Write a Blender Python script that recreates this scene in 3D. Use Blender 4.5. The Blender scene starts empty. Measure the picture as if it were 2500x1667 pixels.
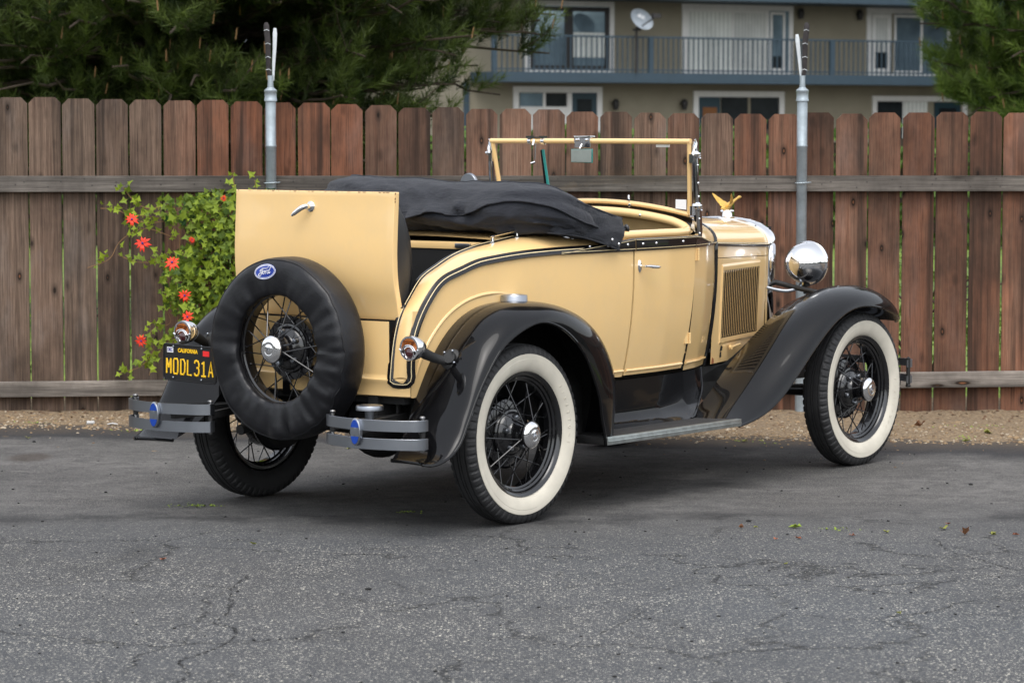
import bpy, bmesh, math, random
import numpy as np
from mathutils import Vector, Matrix
random.seed(7); rng = np.random.default_rng(7)
R = math.radians
SC = bpy.context.scene; COL = SC.collection
# ------------------------------------------------------------------ camera, sky, sun, exposure
cam = bpy.data.cameras.new("camera"); camo = bpy.data.objects.new("camera", cam); COL.objects.link(camo)
camo.location = (0, 0, 1.599); camo.rotation_euler = (R(90 - 4.165), 0, 0)
cam.sensor_width = 36; cam.lens = 102.18; cam.clip_end = 3000; cam.clip_start = .1
cam.dof.use_dof = True; cam.dof.focus_distance = 12.3; cam.dof.aperture_fstop = 7.0
SC.camera = camo
W = bpy.data.worlds.new("World"); SC.world = W; W.use_nodes = True
nt = W.node_tree; bg = nt.nodes['Background']
sky = nt.nodes.new('ShaderNodeTexSky'); sky.sky_type = 'NISHITA'; sky.sun_disc = False
SUN_EL, SUN_AZ = R(63), R(176)
sky.sun_elevation = SUN_EL; sky.sun_rotation = SUN_AZ; sky.air_density = 1.2; sky.dust_density = 2.5
hs = nt.nodes.new('ShaderNodeHueSaturation'); hs.inputs['Saturation'].default_value = .26
nt.links.new(sky.outputs[0], hs.inputs['Color']); nt.links.new(hs.outputs[0], bg.inputs[0]); bg.inputs[1].default_value = .15
sun = bpy.data.lights.new("sun", 'SUN'); so = bpy.data.objects.new("sun", sun); COL.objects.link(so)
sun.energy = .7; sun.angle = R(50); sun.color = (1, .97, .93)
# sun direction: azimuth clockwise from +Y
sd = Vector((math.sin(SUN_AZ) * math.cos(SUN_EL), math.cos(SUN_AZ) * math.cos(SUN_EL), math.sin(SUN_EL)))
so.rotation_euler = sd.to_track_quat('Z', 'Y').to_euler(); so.location = sd * 50
SC.view_settings.view_transform = 'Standard'; SC.view_settings.look = 'None'; SC.view_settings.gamma = 1
SC.view_settings.exposure = 1.07
SC.render.engine = 'CYCLES'

# ------------------------------------------------------------------ material helpers
def newmat(name):
    m = bpy.data.materials.new(name); m.use_nodes = True
    return m, m.node_tree, m.node_tree.nodes['Principled BSDF']
def setp(b, **k):
    N = {'color': 'Base Color', 'rough': 'Roughness', 'metal': 'Metallic', 'coat': 'Coat Weight', 'coatr': 'Coat Roughness',
         'trans': 'Transmission Weight', 'ior': 'IOR', 'sheen': 'Sheen Weight', 'alpha': 'Alpha', 'spec': 'Specular IOR Level'}
    for a, v in k.items():
        if a == 'color': v = (*v, 1)
        b.inputs[N[a]].default_value = v
def noise(nt, scale, detail=4, rough=.5, vec=None, dist=0):
    n = nt.nodes.new('ShaderNodeTexNoise'); n.inputs['Scale'].default_value = scale; n.inputs['Detail'].default_value = detail
    n.inputs['Roughness'].default_value = rough; n.inputs['Distortion'].default_value = dist
    if vec is not None: nt.links.new(vec, n.inputs['Vector'])
    return n
def coords(nt, scale=(1, 1, 1), rnd=False, kind='Object'):
    t = nt.nodes.new('ShaderNodeTexCoord'); mp = nt.nodes.new('ShaderNodeMapping'); mp.inputs['Scale'].default_value = scale
    src = t.outputs[kind]
    if rnd:
        oi = nt.nodes.new('ShaderNodeObjectInfo'); mu = nt.nodes.new('ShaderNodeMath'); mu.operation = 'MULTIPLY'; mu.inputs[1].default_value = 83
        nt.links.new(oi.outputs['Random'], mu.inputs[0])
        ad = nt.nodes.new('ShaderNodeVectorMath'); ad.operation = 'ADD'; nt.links.new(src, ad.inputs[0]); nt.links.new(mu.outputs[0], ad.inputs[1]); src = ad.outputs[0]
    nt.links.new(src, mp.inputs['Vector']); return mp.outputs[0]
def ramp(nt, fac, stops):
    r = nt.nodes.new('ShaderNodeValToRGB'); e = r.color_ramp.elements
    while len(e) < len(stops): e.new(.5)
    for el, (p, c) in zip(e, stops):
        el.position = p; el.color = (*c, 1) if not isinstance(c, (int, float)) else (c, c, c, 1)
    nt.links.new(fac, r.inputs[0]); return r.outputs[0]
def mix(nt, fac, a, b, mode='MIX'):
    m = nt.nodes.new('ShaderNodeMix'); m.data_type = 'RGBA'; m.blend_type = mode
    for sock, v in ((m.inputs[0], fac), (m.inputs[6], a), (m.inputs[7], b)):
        if isinstance(v, bpy.types.NodeSocket): nt.links.new(v, sock)
        elif isinstance(v, (int, float)): sock.default_value = v
        else: sock.default_value = (*v, 1)
    return m.outputs[2]
def bump(nt, b, h, strength, dist=.002, coat=False):
    n = nt.nodes.new('ShaderNodeBump'); n.inputs['Strength'].default_value = strength; n.inputs['Distance'].default_value = dist
    nt.links.new(h, n.inputs['Height']); nt.links.new(n.outputs[0], b.inputs['Normal'])
def math_(nt, op, a, b=None, clamp=False):
    m = nt.nodes.new('ShaderNodeMath'); m.operation = op; m.use_clamp = clamp
    for s, v in zip(m.inputs, (a, b)):
        if v is None: continue
        if isinstance(v, bpy.types.NodeSocket): nt.links.new(v, s)
        else: s.default_value = v
    return m.outputs[0]
def plain(name, color, rough=.5, metal=0, var=.12, vscale=8, bumps=0, bscale=60, **k):
    m, nt, b = newmat(name); setp(b, rough=rough, metal=metal, **k)
    v = coords(nt); n = noise(nt, vscale, 5, .6, v)
    c = mix(nt, ramp(nt, n.outputs[0], [(.3, 0), (.7, 1)]), tuple(x * (1 - var) for x in color), tuple(min(1, x * (1 + var)) for x in color))
    nt.links.new(c, b.inputs['Base Color'])
    rr = nt.nodes.new('ShaderNodeMapRange'); rr.inputs['To Min'].default_value = max(0, rough * .8); rr.inputs['To Max'].default_value = min(1, rough * 1.25 + .01)
    n2 = noise(nt, vscale * 2.3, 6, .65, v); nt.links.new(n2.outputs[0], rr.inputs[0]); nt.links.new(rr.outputs[0], b.inputs['Roughness'])
    if bumps:
        n3 = noise(nt, bscale, 4, .6, v); bump(nt, b, n3.outputs[0], bumps)
    return m
M = {}
def car_paint(name, color, rough, var, coat=.8, coatr=.05, dust=(.3, .27, .22), dustamt=.06, spec=.5, wav=.16):
    m, nt, b = newmat(name); setp(b, rough=rough, coat=coat, coatr=coatr, spec=spec)
    v = coords(nt); n = noise(nt, 2.5, 6, .6, v); sp = noise(nt, 160, 2, .5, v)
    c = mix(nt, n.outputs[0], tuple(x * (1 - var) for x in color), tuple(x * (1 + var) for x in color))
    d = ramp(nt, noise(nt, 6, 8, .75, v).outputs[0], [(.42, 0), (.8, dustamt)])
    c = mix(nt, d, c, dust)
    c = mix(nt, ramp(nt, sp.outputs[0], [(.78, 0), (.82, .25)]), c, dust)
    nt.links.new(c, b.inputs['Base Color'])
    bump(nt, b, noise(nt, 2.6, 2, .5, v).outputs[0], wav, .012)
    return m
M['cream'] = car_paint('cream paint', (.83, .56, .245), .30, .03, .9, .05, (.62, .47, .28), .30)
M['black'] = car_paint('black gloss paint', (.0025, .0025, .003), .35, .2, .62, .035, (.12, .125, .14), .008, spec=.03, wav=.04)
M['belt'] = car_paint('black belt paint', (.004, .004, .005), .35, .2, .9, .07, dustamt=.01, spec=.08, wav=.05)
M['chassis'] = plain('chassis black', (.008, .008, .008), .55, 0, .4, 20, .3)
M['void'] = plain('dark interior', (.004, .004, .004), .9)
M['chrome'] = plain('chrome', (.86, .86, .87), .045, 1, .03)
M['nickel'] = plain('dull bumper metal', (.33, .35, .385), .31, 1, .05, 4)
M['chromedk'] = plain('dark chrome', (.42, .43, .45), .09, 1, .15, 12)  # chrome with a darker, mottled base colour
M['boltdk'] = plain('dull bolt metal', (.22, .22, .22), .4, .9, .2, 30)
M['zinc'] = plain('zinc trim', (.52, .56, .55), .36, 1, .2, 25)
M['rubber'] = plain('tyre rubber', (.020, .020, .021), .62, 0, .3, 14, .4, 90)
M['whitewall'] = plain('whitewall rubber', (.60, .56, .47), .55, 0, .10, 9, .15, 70)
M['wheelblack'] = plain('wheel black enamel', (.007, .007, .008), .16, 0, .2, coat=.6)
M['gold'] = plain('gold plating', (.72, .46, .12), .38, .7, .2, 60)
M['brass'] = plain('brass', (.7, .5, .2), .3, 1)
M['blue'] = plain('blue enamel', (.006, .045, .30), .3)
M['fordblue'] = plain('deep blue badge', (.02, .05, .32), .3)
M['white'] = plain('white print', (.85, .85, .85), .4, 0, .03)
M['amber'] = plain('amber lens', (.32, .085, .004), .12, 0, .35, 60, .5, 200, coat=1)
M['red'] = plain('red lens', (.045, .004, .006), .1, 0, .3, 40, coat=1)
M['amberdk'] = plain('dark amber letters', (.12, .025, .002), .3)
M['plate'] = plain('plate black', (.012, .012, .013), .3)
M['yellow'] = plain('plate yellow', (.85, .50, .01), .4, 0, .03)
M['redst'] = plain('red sticker', (.75, .02, .02), .4)
M['navy'] = plain('navy print', (.02, .02, .2), .5)
M['leather'] = plain('black seat leather', (.012, .012, .013), .42, 0, .2, 8, .35, 40)
M['pinstripe'] = plain('cream pinstripe', (.80, .65, .38), .4)
M['dashdark'] = plain('inner cream', (.45, .31, .14), .5)
M['teal'] = plain('green glass edge', (.03, .22, .20), .15)
M['mirror'] = plain('mirror glass', (.55, .60, .56), .30, 1)
def mat_vinyl():
    m, nt, b = newmat('black vinyl cover'); setp(b, color=(.007, .0072, .009), rough=.36, spec=.38)
    v = coords(nt); h = mix(nt, .35, noise(nt, 14, 3, .5, v, .6).outputs[0], noise(nt, 220, 3, .5, v).outputs[0]); bump(nt, b, h, .35, .006)
    nt.links.new(ramp(nt, noise(nt, 9, 6, .7, v).outputs[0], [(.3, .28), (.75, .5)]), b.inputs['Roughness']); return m
M['vinyl'] = mat_vinyl()
def mat_canvas():
    m, nt, b = newmat('black canvas'); setp(b, rough=.8, sheen=.12, spec=.25)
    v = coords(nt); n = noise(nt, 5, 6, .7, v); f = noise(nt, 420, 2, .6, v)
    c = mix(nt, n.outputs[0], (.009, .010, .014), (.024, .027, .036)); c = mix(nt, ramp(nt, f.outputs[0], [(.5, 0), (.75, .5)]), c, (.05, .055, .07))
    nt.links.new(c, b.inputs['Base Color'])
    h = mix(nt, .3, noise(nt, 16, 5, .6, coords(nt, (1, .5, 1.6)), 1.2).outputs[0], f.outputs[0]); bump(nt, b, h, .8, .018); return m
M['canvas'] = mat_canvas()
def mat_glass():
    m = bpy.data.materials.new('clear glass'); m.use_nodes = True; nt = m.node_tree; nt.nodes.clear()
    o = nt.nodes.new('ShaderNodeOutputMaterial'); mx = nt.nodes.new('ShaderNodeMixShader'); t = nt.nodes.new('ShaderNodeBsdfTransparent'); g = nt.nodes.new('ShaderNodeBsdfGlossy')
    t.inputs[0].default_value = (.93, .95, .94, 1); g.inputs['Roughness'].default_value = .02
    f = nt.nodes.new('ShaderNodeFresnel'); f.inputs[0].default_value = 1.25
    nt.links.new(f.outputs[0], mx.inputs[0]); nt.links.new(t.outputs[0], mx.inputs[1]); nt.links.new(g.outputs[0], mx.inputs[2]); nt.links.new(mx.outputs[0], o.inputs[0]); return m
M['glass'] = mat_glass()
def mat_wood(name, dark, light, red, redamt, vert=True, greyamt=.5):
    m, nt, b = newmat(name); setp(b, rough=.85, spec=.25)
    s = (1, 1, .05) if vert else (.05, 1, 1)
    v = coords(nt, (1, 1, .022) if vert else (.022, 1, 1), True); v2 = coords(nt, (1, 1, .33) if vert else (.33, 1, 1), True)
    g1 = noise(nt, 85, 7, .72, v, .6); g2 = noise(nt, 260, 3, .6, v); g3 = noise(nt, 5, 4, .6, v2)
    c = mix(nt, ramp(nt, g1.outputs[0], [(.3, 0), (.68, 1)]), dark, light)
    oi = nt.nodes.new('ShaderNodeObjectInfo')
    at = nt.nodes.new('ShaderNodeAttribute'); at.attribute_name = 'tone'
    rf = math_(nt, 'MULTIPLY', ramp(nt, g3.outputs[0], [(.3, .35), (.65, 1)]), at.outputs['Fac'])
    c = mix(nt, math_(nt, 'MULTIPLY', rf, redamt), c, red)
    c = mix(nt, ramp(nt, g3.outputs[0], [(.52, 0), (.75, greyamt)]), c, (.175, .155, .14))
    c = mix(nt, ramp(nt, g2.outputs[0], [(.30, .6), (.48, 0)]), c, tuple(x * .45 for x in dark))
    st = noise(nt, 11, 5, .65, v, .4); c = mix(nt, ramp(nt, st.outputs[0], [(.50, 0), (.64, .75)]), c, tuple(x * .45 for x in dark))
    # weathering and dark top/bottom blotches
    big = noise(nt, 1.7, 5, .7, coords(nt, (1, 1, .6))); c = mix(nt, ramp(nt, big.outputs[0], [(.40, 0), (.62, .65)]), c, tuple(x * .55 for x in dark))
    # knots
    vo = nt.nodes.new('ShaderNodeTexVoronoi'); vo.inputs['Scale'].default_value = 1; vo.inputs['Randomness'].default_value = 1
    nt.links.new(coords(nt, (9.5, .01, 4.6) if vert else (2.2, .01, 9), True), vo.inputs['Vector'])
    kn = ramp(nt, vo.outputs['Distance'], [(.08, 1), (.115, .5), (.24, 0)])
    c = mix(nt, kn, c, (.014, .009, .006))
    c = mix(nt, ramp(nt, vo.outputs['Distance'], [(.03, .6), (.06, 0)]), c, (.22, .09, .04))
    bc = nt.nodes.new('ShaderNodeBrightContrast'); nt.links.new(c, bc.inputs[0])
    vv = nt.nodes.new('ShaderNodeHueSaturation'); nt.links.new(bc.outputs[0], vv.inputs['Color'])
    mr = nt.nodes.new('ShaderNodeMapRange'); mr.inputs['To Min'].default_value = .58; mr.inputs['To Max'].default_value = 1.35
    nt.links.new(oi.outputs['Random'], mr.inputs[0]); nt.links.new(mr.outputs[0], vv.inputs['Value'])
    nt.links.new(vv.outputs[0], b.inputs['Base Color'])
    bump(nt, b, mix(nt, .5, g1.outputs[0], g2.outputs[0]), .5, .004); return m
M['picket'] = mat_wood('weathered redwood picket', (.042, .030, .023), (.195, .138, .100), (.31, .115, .058), 1.15)
M['rail'] = mat_wood('grey rail wood', (.095, .083, .072), (.31, .275, .24), (.2, .1, .06), .1, False)
M['galv'] = plain('galvanised steel', (.34, .39, .42), .45, .55, .22, 14, .1)
M['armdark'] = plain('rusty black strip', (.03, .025, .025), .5, .3, .4, 30)
M['armwhite'] = plain('white painted strip', (.62, .66, .68), .4, .1, .1, 30)
def mat_leaf(name, a, b_, transl=.25):
    m, nt, b = newmat(name); setp(b, rough=.55, spec=.3)
    g = nt.nodes.new('ShaderNodeAttribute'); g.attribute_name = 'tone'
    c = mix(nt, g.outputs['Fac'], a, b_); nt.links.new(c, b.inputs['Base Color'])
    o = nt.nodes['Material Output']; tl = nt.nodes.new('ShaderNodeBsdfTranslucent'); nt.links.new(c, tl.inputs[0])
    mx = nt.nodes.new('ShaderNodeMixShader'); mx.inputs[0].default_value = transl
    nt.links.new(b.outputs[0], mx.inputs[1]); nt.links.new(tl.outputs[0], mx.inputs[2]); nt.links.new(mx.outputs[0], o.inputs[0]); return m
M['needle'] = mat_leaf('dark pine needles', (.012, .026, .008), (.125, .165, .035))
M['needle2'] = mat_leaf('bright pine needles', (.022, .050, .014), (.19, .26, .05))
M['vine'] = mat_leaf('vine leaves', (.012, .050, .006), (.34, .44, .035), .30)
M['shrub'] = mat_leaf('shrub leaves', (.05, .10, .015), (.2, .3, .05), .3)
M['petal'] = plain('red petals', (.82, .030, .006), .6, 0, .15, 40)
M['bark'] = plain('pine bark', (.05, .035, .025), .9, 0, .4, 12, .8, 30)
M['cone'] = plain('brown pine shoot', (.22, .12, .05), .8)

# ------------------------------------------------------------------ mesh helpers
def crv(P, n):
    P = np.array(P, float); d = np.r_[0, np.cumsum(np.linalg.norm(np.diff(P, axis=0), axis=1))]; t = d / d[-1]
    m = np.gradient(P, t, axis=0) if len(P) > 2 else np.repeat((P[1:] - P[:1]), len(P), 0)
    u = np.linspace(0, 1, n * 6); k = np.clip(np.searchsorted(t, u, side='right') - 1, 0, len(t) - 2)
    h = (t[k + 1] - t[k])[:, None]; s = ((u - t[k])[:, None]) / h
    Q = (2 * s**3 - 3 * s**2 + 1) * P[k] + (s**3 - 2 * s**2 + s) * h * m[k] + (-2 * s**3 + 3 * s**2) * P[k + 1] + (s**3 - s**2) * h * m[k + 1]
    d = np.r_[0, np.cumsum(np.linalg.norm(np.diff(Q, axis=0), axis=1))]; w = np.linspace(0, d[-1], n)
    return np.stack([np.interp(w, d, Q[:, i]) for i in range(Q.shape[1])], 1)
def smo(P, k=12):
    P = P.copy()
    for _ in range(k): P[1:-1] = (P[:-2] + 2 * P[1:-1] + P[2:]) / 4
    return P
class MB:
    def __init__(s): s.v = []; s.f = []; s.m = []
    def add(s, V, F, mi=0):
        o = len(s.v); s.v += [tuple(map(float, p)) for p in V]; s.f += [tuple(o + i for i in f) for f in F]; s.m += [mi] * len(F); return s
    def box(s, x0, x1, y0, y1, z0, z1, mi=0):
        V = [(x, y, z) for x in (x0, x1) for y in (y0, y1) for z in (z0, z1)]
        return s.add(V, [(0, 1, 3, 2), (4, 6, 7, 5), (0, 4, 5, 1), (2, 3, 7, 6), (0, 2, 6, 4), (1, 5, 7, 3)], mi)
    def bar(s, a, b, w, h, up=(0, 0, 1), mi=0):
        a = Vector(a); b = Vector(b); d = (b - a).normalized(); u = Vector(up); sx = d.cross(u)
        if sx.length < 1e-4: sx = d.cross(Vector((1, 0, 0)))
        sx.normalize(); u = sx.cross(d)
        V = [p + sx * i * w / 2 + u * j * h / 2 for p in (a, b) for i in (-1, 1) for j in (-1, 1)]
        return s.add(V, [(0, 1, 3, 2), (4, 6, 7, 5), (0, 4, 5, 1), (2, 3, 7, 6), (0, 2, 6, 4), (1, 5, 7, 3)], mi)
    def grid(s, P, cu=False, cv=False, mi=0):
        P = np.asarray(P, float); n, m = P.shape[:2]; F = []
        for i in range(n if cu else n - 1):
            for j in range(m if cv else m - 1):
                i2 = (i + 1) % n; j2 = (j + 1) % m; F.append((i * m + j, i2 * m + j, i2 * m + j2, i * m + j2))
        return s.add(P.reshape(-1, 3), F, mi)
    def tube(s, path, r, n=8, closed=False, caps=True, mi=0, sq=None):
        P = np.array(path, float); k = len(P); rr = np.broadcast_to(r, (k,)).astype(float)
        T = np.gradient(P, axis=0)
        if closed: T = np.roll(P, -1, 0) - np.roll(P, 1, 0)
        T /= np.linalg.norm(T, axis=1)[:, None] + 1e-12
        u = np.array([0, 0, 1.]);
        if abs(T[0] @ u) > .9: u = np.array([1., 0, 0])
        G = []
        for i in range(k):
            a = np.cross(T[i], u); a /= np.linalg.norm(a) + 1e-12; u = np.cross(a, T[i])
            th = np.arange(n) * 2 * np.pi / n + (np.pi / 4 if n == 4 else 0)
            sa, sb = sq or (1, 1)
            G.append(P[i] + rr[i] * (np.cos(th)[:, None] * a * sa + np.sin(th)[:, None] * u * sb))
        o = len(s.v); s.grid(np.array(G), cu=closed, cv=True, mi=mi)
        if caps and not closed:
            s.f.append(tuple(o + i for i in range(n))[::-1]); s.f.append(tuple(o + (k - 1) * n + i for i in range(n))); s.m += [mi, mi]
        return s
    def lathe(s, prof, c=(0, 0, 0), ax=(0, 0, 1), n=32, mi=0, ref=None):
        a = Vector(ax).normalized(); x = Vector(ref) if ref else (Vector((0, 0, 1)) if abs(a.z) < .9 else Vector((1, 0, 0)))
        x = (x - a * x.dot(a)).normalized(); y = a.cross(x); c = Vector(c)
        G = [[c + a * h + (x * math.cos(t) + y * math.sin(t)) * r for t in np.arange(n) * 2 * math.pi / n] for r, h in prof]
        return s.grid(np.array([[tuple(q) for q in g] for g in G]), cv=True, mi=mi)
    def ell(s, c, r, n=16, m=10, rot=None, mi=0):
        G = []
        for i in range(m + 1):
            p = math.pi * i / m
            G.append([(r[0] * math.sin(p) * math.cos(t), r[1] * math.sin(p) * math.sin(t), r[2] * math.cos(p)) for t in np.arange(n) * 2 * math.pi / n])
        G = np.array(G).reshape(-1, 3)
        if rot is not None: G = G @ np.array(rot.to_3x3()).T
        return s.grid((G + np.array(c)).reshape(m + 1, n, 3), cv=True, mi=mi)
    def poly(s, pts, d, mi=0):   # extruded polygon, d = extrude vector
        n = len(pts); V = [tuple(p) for p in pts] + [tuple(np.array(p) + np.array(d)) for p in pts]
        return s.add(V, [tuple(range(n))[::-1], tuple(range(n, 2 * n))] + [(i, (i + 1) % n, n + (i + 1) % n, n + i) for i in range(n)], mi)
    def build(s, name, mats, parent=None, smooth=True, ang=38, bevel=0, seg=2, label=None, merge=True, tone=None):
        me = bpy.data.meshes.new(name); me.from_pydata(s.v, [], s.f)
        for mt in (mats if isinstance(mats, (list, tuple)) else [mats]): me.materials.append(mt)
        me.polygons.foreach_set('material_index', s.m)
        if merge or bevel:
            bm = bmesh.new(); bm.from_mesh(me)
            if merge: bmesh.ops.remove_doubles(bm, verts=bm.verts, dist=1e-5)
            bmesh.ops.recalc_face_normals(bm, faces=bm.faces)
            if bevel: bmesh.ops.bevel(bm, geom=[e for e in bm.edges if len(e.link_faces) == 2 and e.calc_face_angle(0) > R(40)], offset=bevel, segments=seg, profile=.6, affect='EDGES')
            bm.to_mesh(me); bm.free()
        if tone is not None:
            at = me.attributes.new('tone', 'FLOAT', 'POINT'); at.data.foreach_set('value', np.full(len(me.vertices), tone, np.float32) if np.isscalar(tone) else tone)
        if smooth:
            me.polygons.foreach_set('use_smooth', [True] * len(me.polygons)); me.set_sharp_from_angle(angle=R(ang))
        o = bpy.data.objects.new(name, me); COL.objects.link(o)
        if parent: o.parent = parent
        if label: o['label'] = label
        return o
def empty(name, loc=(0, 0, 0), rz=0, label=None, cat=None, group=None, parent=None):
    o = bpy.data.objects.new(name, None); COL.objects.link(o); o.location = loc; o.rotation_euler = (0, 0, rz); o.empty_display_size = .2
    tag(o, label, cat, group); o.parent = parent
    return o
def tag(o, label=None, cat=None, group=None, kind=None):
    for k, v in (('label', label), ('category', cat), ('group', group), ('kind', kind)):
        if v: o[k] = v
    return o
def text(body, size, xf=1.0, ext=.001, off=0):
    c = bpy.data.curves.new('t', 'FONT'); c.body = body; c.size = size; c.extrude = ext; c.offset = off; c.align_x = 'CENTER'; c.align_y = 'CENTER'; c.resolution_u = 3
    o = bpy.data.objects.new('t', c); me = bpy.data.meshes.new_from_object(o)
    V = [(v.co.x * xf, v.co.y, v.co.z) for v in me.vertices]; F = [tuple(p.vertices) for p in me.polygons]
    bpy.data.objects.remove(o); bpy.data.meshes.remove(me); bpy.data.curves.remove(c); return V, F
def place(VF, c, xa, ya, mb, mi=0):
    xa = Vector(xa).normalized(); ya = Vector(ya).normalized(); za = xa.cross(ya); c = Vector(c)
    return mb.add([c + xa * v[0] + ya * v[1] + za * v[2] for v in VF[0]], VF[1], mi)

exec_order = []
# ------------------------------------------------------------------ GROUND
def mat_asphalt():
    m, nt, b = newmat('asphalt'); setp(b, rough=.85, spec=.3)
    v = coords(nt); sep = nt.nodes.new('ShaderNodeSeparateXYZ'); nt.links.new(v, sep.inputs[0])
    def N(sc, d=5, r=.65, dist=0, scale=None): return noise(nt, sc, d, r, v if scale is None else coords(nt, scale), dist).outputs[0]
    def sub(a, k): return math_(nt, 'SUBTRACT', a, k)
    edge = math_(nt, 'ADD', sep.outputs[1], math_(nt, 'MULTIPLY', sub(N(.8, 6, .7), .5), 1.5))
    mr = nt.nodes.new('ShaderNodeMapRange'); mr.inputs['From Min'].default_value = 11.2; mr.inputs['From Max'].default_value = 12.5; nt.links.new(edge, mr.inputs[0]); smoothz = mr.outputs[0]
    def vor(sc):
        vo = nt.nodes.new('ShaderNodeTexVoronoi'); vo.inputs['Scale'].default_value = sc; nt.links.new(v, vo.inputs['Vector'])
        sp = nt.nodes.new('ShaderNodeSeparateColor'); nt.links.new(vo.outputs['Color'], sp.inputs[0]); return vo.outputs['Distance'], sp.outputs[0], sp.outputs[1]
    d1, r1, q1 = vor(88); d2, r2, q2 = vor(170); d3, r3, q3 = vor(320)
    big = N(.5, 6, .65); med = N(3.2, 6, .7)
    base = mix(nt, ramp(nt, big, [(.3, 0), (.7, 1)]), (.030, .031, .034), (.056, .0575, .061))
    base = mix(nt, ramp(nt, med, [(.35, .55), (.6, 0)]), base, (.026, .026, .028))
    base = mix(nt, ramp(nt, N(.3, 2, .5), [(.4, 0), (.62, .6)]), base, (.048, .058, .070))
    mrd = nt.nodes.new('ShaderNodeMapRange'); mrd.inputs['From Min'].default_value = 12.4; mrd.inputs['From Max'].default_value = 10.2; mrd.inputs['To Min'].default_value = .25; nt.links.new(edge, mrd.inputs[0])
    dens = math_(nt, 'MULTIPLY', ramp(nt, N(1.7, 6, .7), [(.28, .3), (.62, 1)]), mrd.outputs[0])
    c = mix(nt, math_(nt, 'MULTIPLY', math_(nt, 'GREATER_THAN', r3, .55), .65), base, (.105, .104, .102))
    st2 = math_(nt, 'MULTIPLY', math_(nt, 'GREATER_THAN', r2, .66), math_(nt, 'LESS_THAN', d2, .45)); c = mix(nt, math_(nt, 'MULTIPLY', st2, dens), c, mix(nt, q2, (.12, .12, .12), (.46, .44, .39)))
    st1 = math_(nt, 'MULTIPLY', math_(nt, 'GREATER_THAN', r1, .84), math_(nt, 'LESS_THAN', d1, .40)); coarse = mix(nt, math_(nt, 'MULTIPLY', st1, dens), c, mix(nt, q1, (.18, .17, .16), (.60, .57, .48)))
    smc = mix(nt, ramp(nt, N(1.1, 8, .72, .4), [(.34, 0), (.64, 1)]), (.030, .030, .031), (.108, .104, .101))
    smc = mix(nt, ramp(nt, N(7, 8, .8), [(.40, .85), (.55, 0)]), smc, (.032, .032, .033))
    smc = mix(nt, ramp(nt, N(4, 8, .8, .8, (.6, 2.2, 1)), [(.54, 0), (.68, .7)]), smc, (.14, .132, .126))
    smc = mix(nt, ramp(nt, N(150, 3, .7), [(.48, 0), (.7, .7)]), smc, (.22, .21, .195))
    smc = mix(nt, math_(nt, 'MULTIPLY', st2, .45), smc, (.26, .25, .22))
    c = mix(nt, smoothz, coarse, smc)
    jd = math_(nt, 'ABSOLUTE', sub(edge, 11.95)); c = mix(nt, math_(nt, 'MULTIPLY', ramp(nt, jd, [(0, .8), (.10, .5), (.32, 0)]), ramp(nt, N(1.9, 4, .6), [(.42, 0), (.6, 1)])), c, (.018, .018, .019))
    e2 = math_(nt, 'ADD', sep.outputs[1], math_(nt, 'MULTIPLY', sub(N(1.6, 6, .75), .5), 1.1)); e2 = math_(nt, 'ADD', e2, math_(nt, 'MULTIPLY', sep.outputs[0], .17))
    mr2 = nt.nodes.new('ShaderNodeMapRange'); mr2.inputs['From Min'].default_value = 14.45; mr2.inputs['From Max'].default_value = 14.72; nt.links.new(e2, mr2.inputs[0])
    c = mix(nt, mr2.outputs[0], c, mix(nt, math_(nt, 'MULTIPLY', st2, .6), (.026, .026, .028), (.09, .088, .083)))
    # tan dust blown off the gravel
    mr3 = nt.nodes.new('ShaderNodeMapRange'); mr3.inputs['From Min'].default_value = 14.75; mr3.inputs['From Max'].default_value = 15.5; nt.links.new(e2, mr3.inputs[0])
    c = mix(nt, math_(nt, 'MULTIPLY', mr3.outputs[0], .6), c, (.13, .095, .06))
    # oil stains and a brown round stain
    c = mix(nt, ramp(nt, N(.9, 3, .5, 1), [(.66, 0), (.74, .55)]), c, (.018, .018, .018))
    vm = nt.nodes.new('ShaderNodeVectorMath'); vm.operation = 'DISTANCE'; nt.links.new(coords(nt, (1.6, .9, 1)), vm.inputs[0]); vm.inputs[1].default_value = (-2.36 * 1.6, 14.15 * .9, 0)
    c = mix(nt, ramp(nt, vm.outputs['Value'], [(.12, .6), (.2, 0)]), c, (.045, .034, .026))
    # network of fine cracks
    def cracks(sc, w, thr, off):
        dv = nt.nodes.new('ShaderNodeVectorMath'); dv.operation = 'ADD'; n1 = nt.nodes.new('ShaderNodeTexNoise'); n1.inputs['Scale'].default_value = 3.5; n1.inputs['Detail'].default_value = 8; n1.inputs['Roughness'].default_value = .68; nt.links.new(v, n1.inputs['Vector'])
        sc1 = nt.nodes.new('ShaderNodeVectorMath'); sc1.operation = 'SCALE'; sc1.inputs['Scale'].default_value = .42; nt.links.new(n1.outputs['Color'], sc1.inputs[0]); nt.links.new(v, dv.inputs[0]); nt.links.new(sc1.outputs[0], dv.inputs[1])
        vo = nt.nodes.new('ShaderNodeTexVoronoi'); vo.feature = 'DISTANCE_TO_EDGE'; vo.inputs['Scale'].default_value = sc; nt.links.new(dv.outputs[0], vo.inputs['Vector'])
        return math_(nt, 'MULTIPLY', ramp(nt, vo.outputs['Distance'], [(0, 1), (w * .5, .7), (w, 0)]), ramp(nt, N(1.1 + off, 4, .6), [(thr, 0), (thr + .08, 1)]))
    k1 = cracks(1.15, .011, .44, 0); k2 = cracks(2.7, .010, .52, .37)
    kk = math_(nt, 'MAXIMUM', k1, math_(nt, 'MULTIPLY', k2, .7)); kk = math_(nt, 'MULTIPLY', kk, math_(nt, 'SUBTRACT', 1.0, math_(nt, 'MULTIPLY', smoothz, .8)))
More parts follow.
